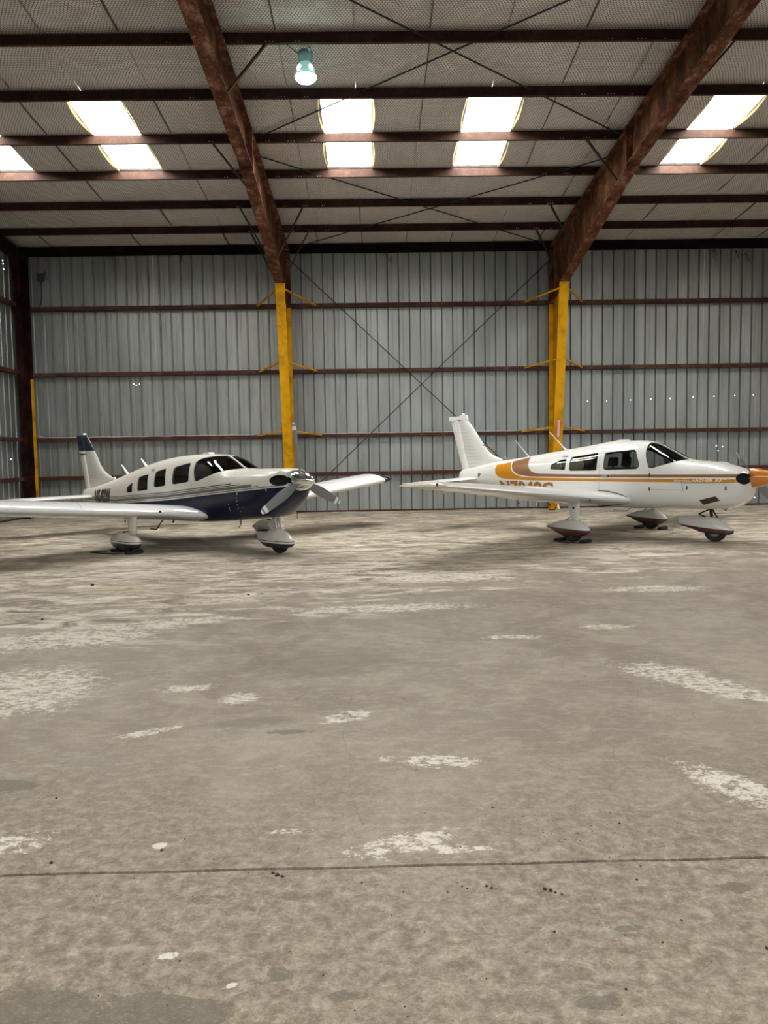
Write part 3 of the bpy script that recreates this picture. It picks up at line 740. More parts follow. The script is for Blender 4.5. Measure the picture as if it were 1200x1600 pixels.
def boolean(base, ops):
    for o, op in ops:
        m = base.modifiers.new('b', 'BOOLEAN'); m.object = o; m.operation = op; m.solver = 'EXACT'
        try: m.material_mode = 'TRANSFER'
        except Exception: pass
    dg = bpy.context.evaluated_depsgraph_get(); dg.update()
    me = bpy.data.meshes.new_from_object(base.evaluated_get(dg))
    base.modifiers.clear(); return me
def smooth_by_angle(me, ang=35):
    for p in me.polygons: p.use_smooth = True
    try: me.set_sharp_from_angle(angle=math.radians(ang))
    except Exception: pass
def part_from_mesh(name, me, root, m=None):
    me.name = name
    if m is not None: me.materials.clear(); me.materials.append(m)
    return link(bpy.data.objects.new(name, me), root)
def drop(*obs):
    for o in obs: bpy.data.objects.remove(o, do_unlink=True)

def hull_strip(H, pts, w, off, side=-1):     # narrow ribbon following the fuselage side; pts (x, z)
    V = []; F = []
    for i, (x, z) in enumerate(pts):
        a = Vector(pts[max(i-1, 0)]); b = Vector(pts[min(i+1, len(pts)-1)]); d = (b-a).normalized(); n = Vector((-d.y, d.x))*w/2
        for s in (-1, 1):
            xx, zz = x+n.x*s, z+n.y*s; V.append((xx, side*H.y(xx, zz, off), zz))
        if i: F.append((2*i-2, 2*i, 2*i+1, 2*i-1))
    return V, F
def subdiv(a, b, n=8): return [(a[0]+(b[0]-a[0])*k/n, a[1]+(b[1]-a[1])*k/n) for k in range(n+1)]
def lettering(name, txt, H, quad, m, root, side=-1, bold=.03, space=1.0):
    """text mapped on the hull side; quad = (bottom-left, bottom-right, top-left, top-right) in (x, z)"""
    cu = bpy.data.curves.new('tmp', 'FONT'); cu.body = txt; cu.offset = bold; cu.space_character = space; cu.resolution_u = 6
    o = link(bpy.data.objects.new('tmp', cu)); dg = bpy.context.evaluated_depsgraph_get(); dg.update()
    me = bpy.data.meshes.new_from_object(o.evaluated_get(dg)); drop(o)
    xs = [v.co.x for v in me.vertices]; ys = [v.co.y for v in me.vertices]; x0, x1, y0, y1 = min(xs), max(xs), min(ys), max(ys)
    bl, br, tl, tr = [Vector(q) for q in quad]
    bm = bmesh.new(); bm.from_mesh(me); bmesh.ops.triangulate(bm, faces=bm.faces)
    for ax, lo, hi, n in ((1, y0, y1, 10), (0, x0, x1, 14)):
        for q in range(1, n):
            no = (1, 0, 0) if ax == 0 else (0, 1, 0); co = [0, 0, 0]; co[ax] = lo+(hi-lo)*q/n
            bmesh.ops.bisect_plane(bm, geom=bm.verts[:]+bm.edges[:]+bm.faces[:], plane_co=co, plane_no=no)
    bm.to_mesh(me); bm.free()
    for v in me.vertices:
        u = (v.co.x-x0)/(x1-x0); t = (v.co.y-y0)/(y1-y0); p = (bl*(1-u)+br*u)*(1-t)+(tl*(1-u)+tr*u)*t
        v.co = (p.x, side*H.y(p.x, p.y, .006), p.y)
    return part_from_mesh(name, me, root, m)
NACA = [(1.0, .002), (.9, .022), (.75, .052), (.6, .080), (.45, .098), (.33, .102), (.22, .094), (.12, .073), (.06, .053), (.025, .034), (.008, .019)]
def airfoil(thick):      # loop (s, h): s = 0 leading edge .. 1 trailing edge; h in chords, camber slightly positive
    k = thick/.20; up = [(s, h*k*1.12+.006*k) for s, h in NACA]; lo = [(s, -h*k*.86) for s, h in reversed(NACA)]
    return up+[(0.0, .002)]+lo
BANK = 0.0
def wing_mesh(secs, side):   # secs (y, xLE, chord, z, thick); side +1 = right of pilot (towards the viewer)
    V = []; F = []
    for i, (y, xl, ch, z, th) in enumerate(secs):
        z += BANK*side*y; a = airfoil(th); n = len(a)
        V += [(xl-s*ch, -side*y, z+h*ch) for s, h in a]
        if i: F += [((i-1)*n+k, (i-1)*n+(k+1) % n, i*n+(k+1) % n, i*n+k) for k in range(n)]
    F += [tuple(range(n-1, -1, -1)), tuple(range((len(secs)-1)*n, len(secs)*n))]
    return V, F
def fin_mesh(secs, thick=.10):   # secs (z, xLE, xTE, halfthickness)
    pr = [(0, 0), (.03, .45), (.12, .8), (.3, 1), (.55, .82), (.8, .42), (1, .06)]; V = []; F = []
    loop = pr+[(s, -h) for s, h in reversed(pr[1:])]
    n = len(loop)
    for i, sec in enumerate(secs):
        z, xl, xt, ht = sec[:4]; zt = sec[4] if len(sec) > 4 else z
        V += [(xl+(xt-xl)*s, h*ht, z+(zt-z)*s) for s, h in loop]
        if i: F += [((i-1)*n+k, (i-1)*n+(k+1) % n, i*n+(k+1) % n, i*n+k) for k in range(n)]
    F += [tuple(range(n-1, -1, -1)), tuple(range((len(secs)-1)*n, len(secs)*n))]
    return V, F
def pant(tab, m, name, root, y, n=28, K=28):
    H = Hull(tab); xs = frange(tab[0][0], tab[-1][0], n); V, F = H.mesh(xs, K)
    return MESH(name, [(a, b+y, c) for a, b, c in V], F, m, root, True)
def tyre(root, x, y, r=.195, w=.075, pr=None):
    o = G().lathe([(r*.55, -w*.8), (r*.72, -w), (r*.9, -w*.95), (r*.985, -w*.55), (r, 0), (r*.985, w*.55), (r*.9, w*.95), (r*.72, w), (r*.55, w*.8)], (x, y, r), 'y', 32).make('tyre', M_TYRE, root, True)
    G().lathe([(.0001, -w*.55), (r*.3, -w*.6), (r*.55, -w*.82), (r*.55, w*.82), (r*.3, w*.6), (.0001, w*.55)], (x, y, r), 'y', 24).make('wheel_hub', M_ALU, o, True)
    return o
M_TYRE = plain('tyre_rubber', (.015, .015, .014), .75)
def blade_mesh(R, r0, tipw, maxw, pitch0, pitch1, col_mat_tip, col_mat):
    """blade along +z in yz plane, facing +x; returns V, F, material index list"""
    V = []; F = []; MI = []; n = 26; sec = [(-.5, 0), (-.3, .09), (0, .12), (.3, .07), (.5, 0), (.3, -.02), (0, -.03), (-.3, -.02)]
    k = len(sec)
    for i in range(n+1):
        t = i/n; r = r0+(R-r0)*t
        w = maxw*(0.48+.52*math.sin(min(1, t/.42)*pi/2)) if t < .42 else maxw+(tipw-maxw)*((t-.42)/.58)**1.2
        if t > .955: w *= .78
        if i == n: w *= .6
        a = math.radians(pitch0+(pitch1-pitch0)*t)
        for s, h in sec:
            u = s*w; v = h*w*(1.3-.7*t)
            V.append((-u*math.sin(a)+v*math.cos(a), u*math.cos(a)+v*math.sin(a), r))
        if i:
            F += [((i-1)*k+q, (i-1)*k+(q+1) % k, i*k+(q+1) % k, i*k+q) for q in range(k)]
            rr_ = (r0+(R-r0)*(t-.5/n))/R
            MI += [1 if rr_ > .955 or .875 < rr_ < .93 else 0]*k
    F += [tuple(range(k-1, -1, -1)), tuple(range(n*k, n*k+k))]; MI += [0, 1]
    return V, F, MI
def propeller(root, x, zc, R, angles, cone, spin_mat, tip_mat, blade_mat, r0=.12, maxw=.145, tipw=.105, pitch=(42, 18), logo=False):
    sp = G().lathe(cone, (x, 0, zc), 'x', 40).make('spinner', spin_mat, root, True)
    try: sp.data.set_sharp_from_angle(angle=math.radians(40))
    except Exception: pass
    for a in angles:      # degrees from +by (towards viewer side) counter-clockwise to +z
        V, F, MI = blade_mesh(R, r0, tipw, maxw, pitch[0], pitch[1], tip_mat, blade_mat)
        th = math.radians(a)     # direction in (by, z) ; local y = -by
        dy, dz = -math.cos(th), math.sin(th)
        # rotate +z to (dy,dz) about x
        W_ = []
        for vx, vy, vz in V: W_.append((x+.07+vx, vy*dz+vz*dy, zc-vy*dy+vz*dz))
        o = MESH('propeller_blade', W_, F, blade_mat, root)
        o.data.materials.append(tip_mat)
        if len(o.data.polygons) == len(MI):
            for p, mi in zip(o.data.polygons, MI): p.material_index = mi
        smooth_by_angle(o.data, 50)
    return sp
def seat(root, x, y, m, zf=.62, back=.55, head=True, w=.22, m2=None):
    z0 = zf+.22
    def cush(x0, x1, y0, y1, z0_, z1, lean=0):
        V, F = Hull([(z0_, 0, 0, 0, 0, 3, 3), (z1, 0, 0, 0, 0, 3, 3)]).mesh([0, 1], 4) if False else (None, None)
    g = G(); n = 10
    prof = [(-.02, .0), (.42, .02), (.44, .09), (.40, .13), (.04, .11), (-.06, back), (-.11, back+.02), (-.16, back-.03), (-.10, .05)]
    prof = roundpoly([(x+a, z0+b) for a, b in prof], .03, 3)
    o = G().prism(prof, y-w, y+w).make('seat', m, root, True); smooth_by_angle(o.data, 40)
    if head:
        G().prism(roundpoly([(x-.19, z0+back+.05), (x-.09, z0+back+.05), (x-.07, z0+back+.22), (x-.15, z0+back+.24)], .03, 3), y-.12, y+.12).make('headrest', m2 or m, o, True)
        G().tube([(x-.12, y, z0+back-.02), (x-.13, y, z0+back+.08)], .02, 6).make('headrest_post', M_BLACK, o)
def build_fuselage(root, H, x0, x1, cab0, cab1, wins, shield, inlets, m_paint, extra_cut=(), post_mat=None):
    xs = sorted(set([round(v, 4) for v in frange(x0, x1, 110)]))
    V, F = H.mesh(xs, 96); base = temp_obj(V, F, (m_paint,))
    Vi, Fi = H.mesh(frange(cab0, cab1, 40), 64, .035)
    inner = temp_obj(Vi, Fi, (M_CABIN,))
    ops = [(inner, 'DIFFERENCE')]; tmp = [inner]
    for poly in wins+[shield]:
        c = temp_obj(*(lambda g: (g.V, g.F))(G().prism(poly, -1.2, 1.2)), (m_paint,)); ops.append((c, 'DIFFERENCE')); tmp.append(c)
    for (c, rad) in inlets:
        for s in (-1, 1):
            g = G(); n = 24; prof = [(max(.0001, math.sin(pi*k/14)), -math.cos(pi*k/14)) for k in range(15)]
            g.lathe(prof, (0, 0, 0), 'x', n)
            VV = [(c[0]+vx*rad[0], s*c[1]+vy*rad[1], c[2]+vz*rad[2]) for vx, vy, vz in g.V]
            o = temp_obj(VV, g.F, (M_DARK,)); 
            bm = bmesh.new(); bm.from_mesh(o.data); bmesh.ops.remove_doubles(bm, verts=bm.verts, dist=.002); bmesh.ops.recalc_face_normals(bm, faces=bm.faces); bm.to_mesh(o.data); bm.free()
            ops.append((o, 'DIFFERENCE')); tmp.append(o)
    me = boolean(base, ops); drop(base)
    fus = part_from_mesh('fuselage', me, root); smooth_by_angle(me, 32)
    # glazing: a thin shell just inside the skin, cut to each opening
    Vo, Fo = H.mesh(frange(cab0+.01, cab1-.01, 60), 72, .010); k = len(Vo); Vn, Fn = H.mesh(frange(cab0+.02, cab1-.02, 60), 72, .016)
    ga = temp_obj(Vo, Fo); gb = temp_obj(Vn, Fn)
    for i, poly in enumerate(wins+[shield]):
        sides = ((-1.2, -.02), (.02, 1.2)) if i < len(wins) else ((-1.2, 1.2),)
        for ya, yb in sides:
            c = temp_obj(*(lambda g: (g.V, g.F))(G().prism(poly, ya, yb)))
            gm = boolean(ga, [(c, 'INTERSECT'), (gb, 'DIFFERENCE')]); drop(c)
            smooth_by_angle(gm, 40)
            part_from_mesh('windshield' if i == len(wins) else 'side_window', gm, root, M_GLASS)
    drop(ga, gb, *tmp)
    return fus
M_CABIN = plain('cabin_lining', (.22, .21, .19), .8)
M_PANEL = plain('glare_shield_black', (.012, .012, .012), .6)

# ---------------------------------------------------------------- white airplane with orange and brown stripes
def airplane_orange():
    global BANK
    BANK = -.012
    root = EMPTY('airplane', (4.88, 15.38, 0), -.80)
    tag(root, 'white low-wing airplane with orange and brown stripes and an orange spinner', 'airplane', 'parked light airplanes')
    H = Hull([(-4.02, 1.02, 1.26, 1.14, .035, 2.2, 2.2), (-3.95, 1.00, 1.30, 1.14, .075, 2.2, 2.2), (-3.6, .95, 1.37, 1.14, .18, 2.3, 2.3), (-2.9, .86, 1.50, 1.14, .29, 2.4, 2.4),
              (-2.1, .75, 1.60, 1.14, .41, 2.5, 2.6), (-1.3, .67, 1.71, 1.14, .48, 2.6, 3.0), (-.5, .60, 1.815, 1.14, .555, 2.8, 3.4), (.15, .575, 1.895, 1.13, .58, 3.0, 3.6), (.60, .575, 1.89, 1.12, .585, 3.0, 3.6),
              (.85, .58, 1.845, 1.11, .583, 2.9, 3.6), (1.20, .59, 1.685, 1.10, .575, 2.8, 3.6), (1.50, .60, 1.525, 1.08, .565, 2.8, 3.5), (1.62, .60, 1.50, 1.08, .56, 2.8, 3.4), (2.0, .605, 1.465, 1.08, .535, 2.7, 3.2),
              (2.3, .625, 1.40, 1.08, .495, 2.6, 3.0), (2.48, .70, 1.345, 1.10, .44, 2.6, 2.8), (2.58, .80, 1.31, 1.12, .38, 2.6, 2.6), (2.635, .93, 1.28, 1.14, .30, 2.6, 2.4), (2.66, 1.02, 1.26, 1.16, .22, 2.4, 2.2)])
    OR = (.56, .235, .006); BR = (.27, .125, .055)
    obot = [(-2.795, 1.40), (-2.785, 1.30), (-2.74, 1.226), (-2.66, 1.17), (-2.56, 1.136), (-2.3, 1.112), (-1.45, 1.100), (2.7, 1.104)]
    otop = [(-2.80, 1.20), (-2.79, 1.40), (-2.76, 1.435), (-2.56, 1.452), (-2.335, 1.50), (-2.325, 1.42), (-2.29, 1.33), (-2.2, 1.25), (-2.08, 1.20), (-1.95, 1.178), (-1.7, 1.162), (-.5, 1.158), (2.7, 1.174)]
    bbot = [(-2.31, 1.60), (-2.30, 1.44), (-2.265, 1.35), (-2.18, 1.275), (-2.06, 1.222), (-1.9, 1.195), (-1.7, 1.183), (-.5, 1.182), (2.7, 1.194)]
    btop = [(-2.31, 1.40), (-2.30, 1.505), (-1.845, 1.600), (-1.838, 1.50), (-1.82, 1.42), (-1.77, 1.34), (-1.70, 1.287), (-1.62, 1.262), (-1.5, 1.245), (-.5, 1.237), (2.7, 1.252)]
    PM = paint('white_orange_fuselage_paint', (.74, .745, .73), [(OR, otop, obot), (BR, btop, bbot)])
    rp = roundpoly
    wins = [rp([(-1.215, 1.335), (-.845, 1.325), (-.835, 1.555), (-.99, 1.525), (-1.215, 1.43)], .03), rp([(-.745, 1.305), (-.10, 1.315), (-.095, 1.665), (-.745, 1.58)], .05),
            rp([(.045, 1.325), (.755, 1.345), (.80, 1.42), (.675, 1.715), (.045, 1.665)], .06)]
    shield = [(.835, 1.83), (.885, 1.60), (.975, 1.365), (1.06, 1.365), (1.32, 1.445), (1.545, 1.515), (1.60, 1.56), (1.6, 2.1), (.80, 2.1)]
    fus = build_fuselage(root, H, -4.02, 2.66, -1.45, 1.50, wins, shield, [((2.68, .34, 1.175), (.20, .17, .115))], PM)
    WP = paint('white_wing_paint', (.76, .765, .765), [])
    # windshield centre strip, inner braces, glare shield
    xs = frange(.80, 1.57, 16); V = []; F = []
    for i, x in enumerate(xs):
        z = H.at(x)[1]; V += [(x, -.016, z+.003), (x, .016, z+.003), (x, .016, z-.022), (x, -.016, z-.022)]
        if i: F += [((i-1)*4+q, (i-1)*4+(q+1) % 4, i*4+(q+1) % 4, i*4+q) for q in range(4)]
    MESH('windshield_strip', V, F, M_WHITE, root)
    for s in (-1, 1): G().bar((.80, s*.36, 1.78), (1.26, s*.30, 1.50), .022, .035).make('windshield_brace', M_WHITE, root)
    G().prism([(.98, 1.26), (1.04, 1.37), (1.28, 1.41), (1.42, 1.42), (1.44, 1.26)], -.44, .44).make('instrument_panel', M_PANEL, root)
    G().tube([(1.02, -.36, 1.40), (1.03, -.26, 1.46), (1.03, -.16, 1.40)], .012, 6).make('control_yoke', M_WHITE, root)
    seat(root, .22, -.27, M_SEAT, .60, .52); seat(root, .22, .27, M_SEAT, .60, .52)
    seat(root, -.62, -.25, M_SEAT, .60, .46); seat(root, -.62, .25, M_SEAT, .60, .46)
    def curtain(x0, x1, z0, z1, y):
        V = []; F = []; n = 14
        for k in range(n+1):
            x = x0+(x1-x0)*k/n; d = .012*math.sin(k*1.9); V += [(x, y+d, z0), (x, y*.9+d, z1)]
            if k: F.append((2*k-2, 2*k, 2*k+1, 2*k-1))
        MESH('curtain', V, F, M_CURT, root, True)
    curtain(-.80, -.50, 1.24, 1.63, -.465); curtain(-1.30, -1.02, 1.28, 1.50, -.39); curtain(-.80, -.60, 1.24, 1.63, .465)
    # stripes' lettering
    lettering('model_lettering', 'ARCHER', H, ((1.775, 1.116), (2.135, 1.119), (1.79, 1.156), (2.15, 1.159)), M_TXTW, root, -1, .035, 1.05)
    lettering('model_lettering', 'II', H, ((2.185, 1.119), (2.275, 1.120), (2.20, 1.159), (2.29, 1.160)), M_TXTW, root, -1, .035, 1.2)
    lettering('model_lettering', 'cherokee', H, ((1.455, 1.116), (1.755, 1.118), (1.465, 1.148), (1.765, 1.150)), M_TXTW, root, -1, .03, 1.05)
    lettering('registration_number', 'N7048C', H, ((-2.55, .815), (-1.13, .785), (-2.63, 1.093), (-1.14, 1.068)), M_TXTO, root, -1, .045, 1.08)
    lettering('registration_number', 'N7048C', H, ((-1.13, .785), (-2.55, .815), (-1.14, 1.068), (-2.63, 1.093)), M_TXTO, root, 1, .045, 1.08)
    # panel joints
    def joint(pts, w=.006, side=-1): V, F = hull_strip(H, pts, w, .0025, side); MESH('panel_joint', V, F, M_LINE, root)
    joint([(-.04+.0*k, z) for k, z in enumerate(frange(.66, 1.80, 16))], .004); joint([(.99, 1.33), (1.0, 1.2), (1.01, .9), (1.03, .64)], .005)
    joint([(1.565, 1.45), (1.575, 1.30), (1.60, 1.12), (1.63, .95), (1.68, .70)], .008); joint(subdiv((1.03, .965), (1.62, .965), 6), .004)
    joint(subdiv((1.60, 1.085), (2.36, 1.085), 6), .004); joint(subdiv((-2.0, 1.475), (-1.2, 1.49), 6), .003); joint([(-3.6, 1.30), (-3.2, 1.36), (-2.9, 1.40)], .003)
    # exhaust / cowl vent: louvred dark panel on the cowl side
    V = []; F = []; q4 = [(1.905, .785), (2.19, .862), (2.255, .785), (1.96, .700)]
    n = 8
    for i in range(n+1):
        for j in range(n+1):
            u, v = i/n, j/n; x = (q4[0][0]*(1-u)+q4[1][0]*u)*(1-v)+(q4[3][0]*(1-u)+q4[2][0]*u)*v; z = (q4[0][1]*(1-u)+q4[1][1]*u)*(1-v)+(q4[3][1]*(1-u)+q4[2][1]*u)*v
            V.append((x, -H.y(x, z, .003), z))
    for i in range(n):
        for j in range(n): F.append((i*(n+1)+j, (i+1)*(n+1)+j, (i+1)*(n+1)+j+1, i*(n+1)+j+1))
    vent = MESH('cowl_vent', V, F, plain('vent_brown_mesh', (.035, .016, .012), .8), root)
    g = G()
    for i in range(1, 9):
        u = i/9; a = (q4[0][0]*(1-u)+q4[1][0]*u, q4[0][1]*(1-u)+q4[1][1]*u); b = (q4[3][0]*(1-u)+q4[2][0]*u, q4[3][1]*(1-u)+q4[2][1]*u)
        g.bar((a[0], -H.y(*a, .006), a[1]), (b[0], -H.y(*b, .006), b[1]), .007, .007)
    g.make('louvre', plain('louvre_brown', (.10, .05, .035), .6), vent)['kind'] = 'stuff'
    G().tube([(2.12, -.12, .66), (2.26, -.13, .595)], .032, 10).make('exhaust_pipe', M_ALU, root)
    # latches, handle, steps
    for x, z in ((1.70, 1.04), (2.36, 1.04), (1.0, 1.005), (1.0, 1.27)):
        g = G(); y = -H.y(x, z, .006); g.box(x-.01, x+.01, y-.006, y+.004, z-.045, z+.0).box(x-.014, x+.014, y-.008, y+.002, z-.062, z-.045).make('latch', M_BLACK, root)
    g = G(); y = -H.y(.10, 1.215, .005); g.box(.03, .20, y-.012, y+.004, 1.195, 1.24); g.make('door_handle', M_ALU, root)
    g = G(); y = -H.y(.16, 1.215, .005); g.box(.15, .185, y-.016, y-.012, 1.20, 1.235); g.make('handle_recess', M_BLACK, root)
    g = G(); y = -H.y(-.92, 1.63, .01); g.bar((-.96, y, 1.60), (-.82, -H.y(-.82, 1.60, .01), 1.605), .02, .02).make('roof_clip', M_ALU, root)
    # wing
    LE = lambda y: .30 if y < 2.4 else .30-.03*(y-2.4)
    secs = []
    for y in (0, .45, .56, .62, .75, .95, 1.3, 2.0, 2.7, 3.2, 4.0, 4.8, 5.3, 5.45):
        le = .31 - (0 if y < 3.1 else (y-3.1)*.045); te = -1.37 if y < 3.1 else -1.37+(y-3.1)*.27
        if y < .95: le += (.95-y)*.75 if y > .5 else .34
        z = .690+.105*y; secs.append((y, le, le-te, z, .155*min(1, 1.68/(le-te)) if y < 2.8 else .128))
    for side in (1, -1):
        w = MESH('wing', *wing_mesh(secs, side), WP, root, True); smooth_by_angle(w.data, 50)
        yl, le, ch, z, th = secs[-1]
        tip = [secs[-1], (5.50, le-.03, ch-.05, z-.002, .13), (5.56, le-.10, ch-.15, z-.005, .10), (5.60, le-.22, ch-.32, z-.006, .06)]
        tp = MESH('wing_tip', *wing_mesh(tip, side), M_CREAM, root, True); tp['label'] = 'cream wing tip cap'
        s = -side
        G().lathe([(.0001, -.012), (.022, -.01), (.022, .0)], (.12, s*5.585, z+BANK*side*5.58+.03), 'y', 12).make('position_light', M_BLACK, tp)
        # aileron and flap separated by a groove: real strips under / over the trailing edge
        g = G()
        for ya, yb in ((.75, 3.0), (3.05, 5.2)):
            def P(y, fr, up):
                i = max(k for k in range(len(secs)-1) if secs[k][0] <= y); t = (y-secs[i][0])/(secs[i+1][0]-secs[i][0]); a = [secs[i][q]*(1-t)+secs[i+1][q]*t for q in range(5)]
                hh = (.060 if up else -.045)*a[4]/.2*a[2]; return (a[1]-fr*a[2], s*y, a[3]+hh+BANK*side*y+(.003 if up else -.003))
            for fr in (.755,):
                for up in (1, 0): g.bar(P(ya, fr, up), P(yb, fr, up), .008, .004)
        g.make('flap_gap', M_LINE, w)
        for yy in (1.9, 3.05, 4.0):
            zz = .690+.105*yy+BANK*side*yy; G().box(-1.12, -1.0, s*yy-.006, s*yy+.006, zz-.075, zz-.03).make('hinge_bracket', WP, w)
        g = G(); g.tube([(.15, s*3.55, 1.02-.10), (.10, s*3.55, 1.02-.16), (.17, s*3.55, 1.02-.19)], .007, 6).make('tie_down_ring', M_BLACK, w)
        # pitot / stall tab
        G().lathe([(.0001, 0), (.03, -.004), (.0001, -.006)], (.31-.01, s*1.5, .795), 'x', 12).make('leading_edge_port', M_BLACK, w)
        # wing root seal line
        pts = [(x, z_) for x, z_ in []]
    # dark seal around the wing root leading edge
    a = airfoil(.155); y = .60; le = .31+.26; ch = le+1.37; zc = .690+.095*y; V = []; F = []
    pts = [(le-s*ch, zc+h*ch) for s, h in a if s < .42]
    for s in (-1, 1):
        g = G(); g.tube([(x+(.008 if abs(z-zc) < .04 else 0), s*max(H.y(x, z, .0), .55), z) for x, z in pts], .009, 6); g.make('root_seal', M_BLACK, root)
    # tail
    FP = paint('white_fin_paint', (.75, .755, .74), [])
    fin = [(1.20, -3.2, -3.72, .045), (1.45, -2.95, -3.79, .045), (1.52, -2.75, -3.80, .043), (1.575, -2.82, -3.81, .043), (1.62, -2.98, -3.825, .042), (1.70, -3.13, -3.84, .04), (1.80, -3.225, -3.865, .04), (1.94, -3.33, -3.90, .04), (2.33, -3.635, -4.00, .034), (2.49, -3.79, -4.045, .03), (2.56, -3.87, -4.06, .02)]
    f = MESH('fin', *fin_mesh(fin), FP, root); smooth_by_angle(f.data, 40)
    rud = [(1.30, -3.745, -3.935, .026), (1.6, -3.83, -4.025, .026), (2.0, -3.93, -4.145, .024), (2.35, -4.01, -4.245, .02), (2.44, -4.035, -4.27, .02), (2.555, -4.07, -4.31, .016)]
    rd = MESH('rudder', *fin_mesh(rud), FP, root); smooth_by_angle(rd.data, 40)
    beads(f, rd, 1.38, 2.42, 14, fin, rud, WP)
    G().prism(roundpoly([(-4.32, 2.47), (-4.05, 2.50), (-3.76, 2.47), (-3.80, 2.60), (-3.95, 2.61), (-4.02, 2.575), (-4.33, 2.575)], .02), -.028, .028).make('fin_cap', M_WHITE, root, False)
    G().lathe([(.0001, .06), (.03, .05), (.035, 0)], (-3.90, 0, 2.59), n=12).make('beacon', M_WHITE, root, True)
    G().box(-3.30, -3.24, -.045, -.043, 1.86, 1.90).make('small_plate', plain('tan_plate', (.4, .33, .22), .6), root)
    G().box(-3.30, -3.22, -H.y(-3.26, 1.2, .004), -H.y(-3.26, 1.2, -.004), 1.16, 1.24).make('data_plate', plain('grey_decal', (.2, .2, .2), .6), root)
    for side in (1, -1):
        st = [(0, -3.36, .72, 1.115, .10), (.12, -3.36, .72, 1.115, .10), (1.9, -3.42, .62, 1.08, .09), (2.02, -3.50, .52, 1.078, .05), (2.06, -3.60, .38, 1.077, .03)]
        sm = MESH('stabilator', *wing_mesh(st, side), WP, root, True); smooth_by_angle(sm.data, 50)
    # antennas
    G().tube([(-2.05, 0, 1.59), (-2.43, -.02, 1.98)], [.012, .005], 6).make('whip_antenna', M_WHITE, root)
    G().tube([(-1.12, 0, 1.72), (-1.20, 0, 1.79), (-1.52, -.02, 2.12)], [.03, .012, .006], 6).make('whip_antenna', M_WHITE, root)
    G().tube([(-2.66, 0, 1.56), (-2.72, 0, 1.62)], .006, 6).make('stub_antenna', M_WHITE, root)
    G().prism(roundpoly([(.0, 1.88), (.10, 1.925), (.26, 1.925), (.30, 1.885)], .02), -.06, .06).make('roof_blister', M_WHITE, root)
    # propeller
    OSP = plain('orange_spinner_paint', (.62, .23, .035), .3, .15, coat=.5)
    propeller(root, 2.60, 1.178, .97, (27, 207), [(.0001, -.01), (.172, -.01), (.176, .03), (.172, .10), (.158, .18), (.132, .27), (.098, .35), (.055, .42), (.02, .455), (.0001, .462)], OSP, M_WHITE, M_BLADE, .10, .15, .10, (42, 18))
    # landing gear
    MAR = (.060, .018, .014); GP = paint('wheel_fairing_paint', (.66, .66, .64), [(MAR, [(-.7, .282), (-.6, .276), (.36, .228), (.8, .4), (1.25, .31), (1.40, .290), (2.33, .222), (2.4, .22)], None)], .25)
    for y in (1.56, -1.62):
        tab = [(-.605, .255, .285, .27, .010, 2, 2), (-.50, .225, .325, .262, .05, 2.1, 2.1), (-.30, .140, .385, .25, .105, 2.2, 3), (-.08, .100, .418, .24, .135, 2.3, 3.8), (.10, .102, .40, .23, .135, 2.3, 3.8), (.24, .140, .335, .22, .10, 2.1, 3), (.31, .185, .275, .215, .055, 2, 2), (.335, .205, .235, .215, .008, 2, 2)]
        w = pant(tab, GP, 'wheel_fairing', root, -y)
        tyre(root, -.03, -y)
        V, F = Hull([(.36, -.05, .115, .03, .05, 2, 2), (.45, -.06, .105, .03, .055, 2, 2), (.80, -.17, .125, -.02, .062, 2, 2)]).mesh([.36, .45, .58, .70, .80], 24)
        MESH('strut_fairing', [(c, b-y, a) for a, b, c in V], F, GP, root, True)
        G().box(.0, .04, -y-.062, -y-.05, .625, .665).make('inspection_hole', M_BLACK, root)
        G().tube([(-.06, -y-.02, .47), (-.14, -y-.02, .43), (-.2, -y-.02, .39)], .007, 6).make('brake_line', M_BLACK, root)
    tab = [(1.285, .30, .442, .37, .010, 2, 2), (1.36, .272, .437, .33, .035, 2.1, 2.4), (1.60, .212, .445, .27, .085, 2.2, 3.5), (1.80, .155, .458, .23, .125, 2.3, 4), (1.95, .145, .455, .22, .135, 2.3, 4), (2.12, .137, .375, .21, .115, 2.2, 4), (2.25, .137, .285, .20, .07, 2.1, 3), (2.325, .165, .225, .20, .012, 2, 2)]
    pant(tab, GP, 'nose_wheel_fairing', root, 0)
    tyre(root, 2.0, 0, .195, .07)
    G().tube([(1.93, 0, .42), (1.905, 0, .64)], .028, 10).make('nose_strut', M_BLACK, root)
    g = G(); g.bar((1.91, -.02, .60), (1.70, -.02, .50), .035, .02); g.bar((1.70, -.02, .50), (1.86, -.02, .44), .035, .02); g.bar((1.92, .03, .60), (2.02, .03, .44), .02, .02); g.make('scissor_link', M_BLACK, root)
    # step behind the wing, belly antenna
    G().tube([(-1.05, -.42, .70), (-1.10, -.50, .50), (-1.24, -.50, .50)], .012, 6).make('boarding_step', M_BLACK, root)
    G().tube([(.32, .1, .60), (.22, .1, .50), (-.1, .1, .50)], .006, 6).make('belly_antenna', M_BLACK, root)
    return root
